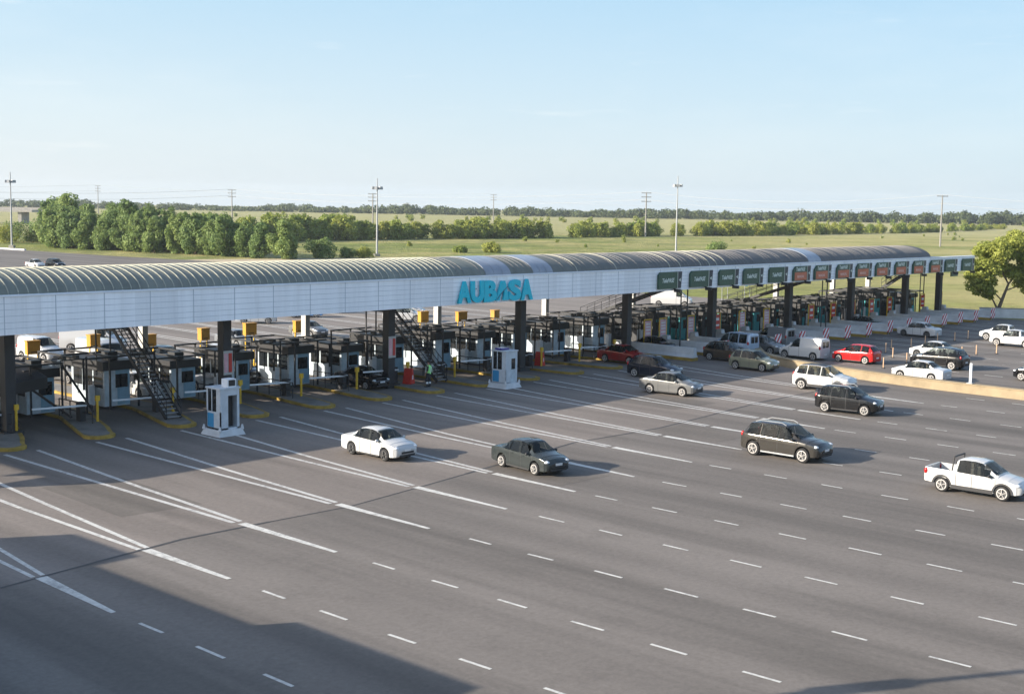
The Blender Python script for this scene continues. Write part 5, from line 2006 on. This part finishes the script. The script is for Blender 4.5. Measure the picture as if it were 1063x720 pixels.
me = leaf_mesh('crown', cl, 58000, .14, M_LEAF_C, 9)
mesh_obj('crown', me, M_LEAF_C, t)
t = thing('garden_wall', 'short pale wall block at the right frame edge beside the tree', 'wall', (153.6, 57.6, 0), R(-60))
b = MB()
b.span(-6, 6, -.15, .15, 0, 1.1)
b.build('wall_body', M_CONCL, t)
b = MB()
b.span(-6.05, 6.05, -.2, .2, 1.1, 1.18)
b.build('coping', M_CONC, t)

# stalls and boards far behind the right end of the canopy
t = thing('market_tent', 'teal canopied stall behind the canopy below the last plain green sign', 'tent', (150.0, 96.0, 0), .4)
b = MB()
b.add([(-2.2, -1.6, 2.3), (2.2, -1.6, 2.3), (2.2, 1.6, 2.3), (-2.2, 1.6, 2.3), (0, 0, 3.3)], [(0, 1, 4), (1, 2, 4), (2, 3, 4), (3, 0, 4)])
b.add([(-2.2, -1.6, 2.0), (2.2, -1.6, 2.0), (2.2, -1.6, 2.3), (-2.2, -1.6, 2.3)], [(0, 1, 2, 3)])
b.build('roof_cloth', mat('teal_cloth', (0.03, 0.42, 0.46), 0.7), t)
for x in (-2.1, 2.1):
    for y in (-1.5, 1.5):
        b = MB()
        b.tube((x, y, 0), (x, y, 2.3), .04)
        b.build('leg', M_GALV, t)

# administration block to the left of the frame; its roof edge throws the shade across the near lanes
t = thing('office_block', 'flat roofed pale office block left of the lanes, casting the big shade', 'building', (0, 0, 0))
BXF = 10.2
for nm, y0, y1, h in (('wing', 48.8, 53.2, 6.0), ('wing', 38.8, 48.8, 5.3), ('wing', 31.2, 38.8, 5.75)):
    b = MB()
    b.span(BXF - 14, BXF, y0, y1, 0, h - .35, 0)
    b.span(BXF - 14, BXF + .003, y0 + .003, y1 - .003, h - .35, h, 1)
    o = b.build(nm, [M_CONCL, M_WHITE], t)
    y = y0 + .8
    while y < y1 - 1.4:
        for z in (1.0,):
            b = MB()
            b.span(BXF + .005, BXF + .04, y, y + 1.3, z, z + 1.4, 0)
            b.build('window', M_GLASSD, o)
        y += 2.1
t = thing('banner_mast', 'tall mast left of the lanes whose shadow crosses the lower right corner', 'light pole', (12.6, 26.9, 0))
b = MB()
b.tube((0, 0, 0), (0, 0, 12.2), .17, 10, 0, .14)
b.build('pole', M_GALV, t)
b = MB()
b.box((0, 0, 7.7), (.5, .5, 1.1))
b.build('lamp_cluster', M_GALV, t)

# ------------------------------------------------------------------ haze
b = MB()
b.span(-2300, 2400, -500, 2300, -1.0, 40.0)
hz = b.build('haze', bpy.data.materials.new('haze_air'))
hz['kind'] = 'stuff'
hm = hz.data.materials[0]
hm.use_nodes = True
nt = hm.node_tree
for nd in list(nt.nodes):
    if nd.type != 'OUTPUT_MATERIAL':
        nt.nodes.remove(nd)
pv = nt.nodes.new('ShaderNodeVolumePrincipled')
pv.inputs['Color'].default_value = (0.80, 0.88, 0.95, 1)
pv.inputs['Density'].default_value = 0.00011
pv.inputs['Anisotropy'].default_value = 0.2
nt.links.new(pv.outputs[0], nt.nodes['Material Output'].inputs['Volume'])

# ------------------------------------------------------------------ light, sky, camera
SUN = Vector((-2.4, 1.47, 1.0)).normalized()
el = math.asin(SUN.z)
az = math.atan2(SUN.x, SUN.y)
ld = bpy.data.lights.new('sun', 'SUN')
ld.energy = 5.0
ld.angle = R(0.5)
ld.color = (1.0, 0.90, 0.76)
lo = bpy.data.objects.new('sun', ld)
COL.objects.link(lo)
lo.rotation_euler = SUN.to_track_quat('Z', 'Y').to_euler()
w = bpy.data.worlds.new('World')
SC.world = w
w.use_nodes = True
nt = w.node_tree
sk = nt.nodes.new('ShaderNodeTexSky')
sk.sky_type = 'NISHITA'
sk.sun_disc = False
sk.sun_elevation = el
sk.sun_rotation = az
sk.air_density = 1.0
sk.dust_density = 1.4
sk.ozone_density = 1.2
t = NT(w)
gen = t.n('ShaderNodeTexCoord').outputs['Generated']
sp = t.n('ShaderNodeSeparateXYZ')
t.l(gen, sp.inputs[0])
dt = t.n('ShaderNodeVectorMath', _operation='DOT_PRODUCT')
t.l(gen, dt.inputs[0])
dt.inputs[1].default_value = (SUN.x, SUN.y, 0)
sunward = t.ramp(dt.outputs['Value'], -0.65, 0.75)
hor = t.mix(sunward, (2.12, 2.58, 2.92), (2.95, 3.0, 2.98))        # moist air near the horizon, whiter towards the sun
hi = t.mix(sunward, (1.14, 2.00, 2.78), (1.50, 2.36, 2.96))
air = t.mix(t.ramp(sp.outputs['Z'], 0.01, 0.20), hor, hi)
veil = t.math('ADD', t.ramp(t.noise(gen, 2.2, 5, 0.6, 1, 1, 4), 0.45, 0.75, 0.0, 0.22), t.ramp(t.noise(gen, 7.0, 5, 0.6, 1, 1, 11), 0.62, 0.78, 0.0, 0.28))
air = t.mix(veil, air, (3.4, 3.45, 3.4))
fade = t.ramp(sp.outputs['Z'], 0.16, 0.36, 0.9, 0.0)
t.l(t.mix(fade, sk.outputs[0], air), nt.nodes['Background'].inputs[0])
nt.nodes['Background'].inputs[1].default_value = 0.15

f_px, W_, H_ = 1360.0, 1063.0, 720.0
pitch, roll = R(6.2932), math.atan(0.015)
hX = R(90 - 47.70449)
hA = R(-47.70449)
Fv = Vector((math.cos(hX), math.cos(hA), 0))
Rt = Vector((math.sin(hX), math.sin(hA), 0))
Up = Vector((0, 0, 1))
fw = Fv * math.cos(pitch) - Up * math.sin(pitch)
up = Fv * math.sin(pitch) + Up * math.cos(pitch)
cx = Rt * math.cos(roll) + up * math.sin(roll)
cy = -Rt * math.sin(roll) + up * math.cos(roll)
cam = bpy.data.cameras.new('camera')
cam.sensor_width = 36
cam.lens = 36 * f_px / W_
cam.clip_start = 0.5
cam.clip_end = 12000
co = bpy.data.objects.new('camera', cam)
COL.objects.link(co)
M = Matrix((cx, cy, -fw)).transposed().to_4x4()
M.translation = (0, 0, 12.6)
co.matrix_world = M
SC.camera = co
SC.render.engine = 'CYCLES'
SC.cycles.use_denoising = True
SC.cycles.volume_bounces = 0
SC.cycles.max_bounces = 6
SC.cycles.transparent_max_bounces = 8
SC.view_settings.view_transform = 'Standard'
SC.view_settings.look = 'None'
SC.view_settings.gamma = 1
SC.view_settings.exposure = 1.08
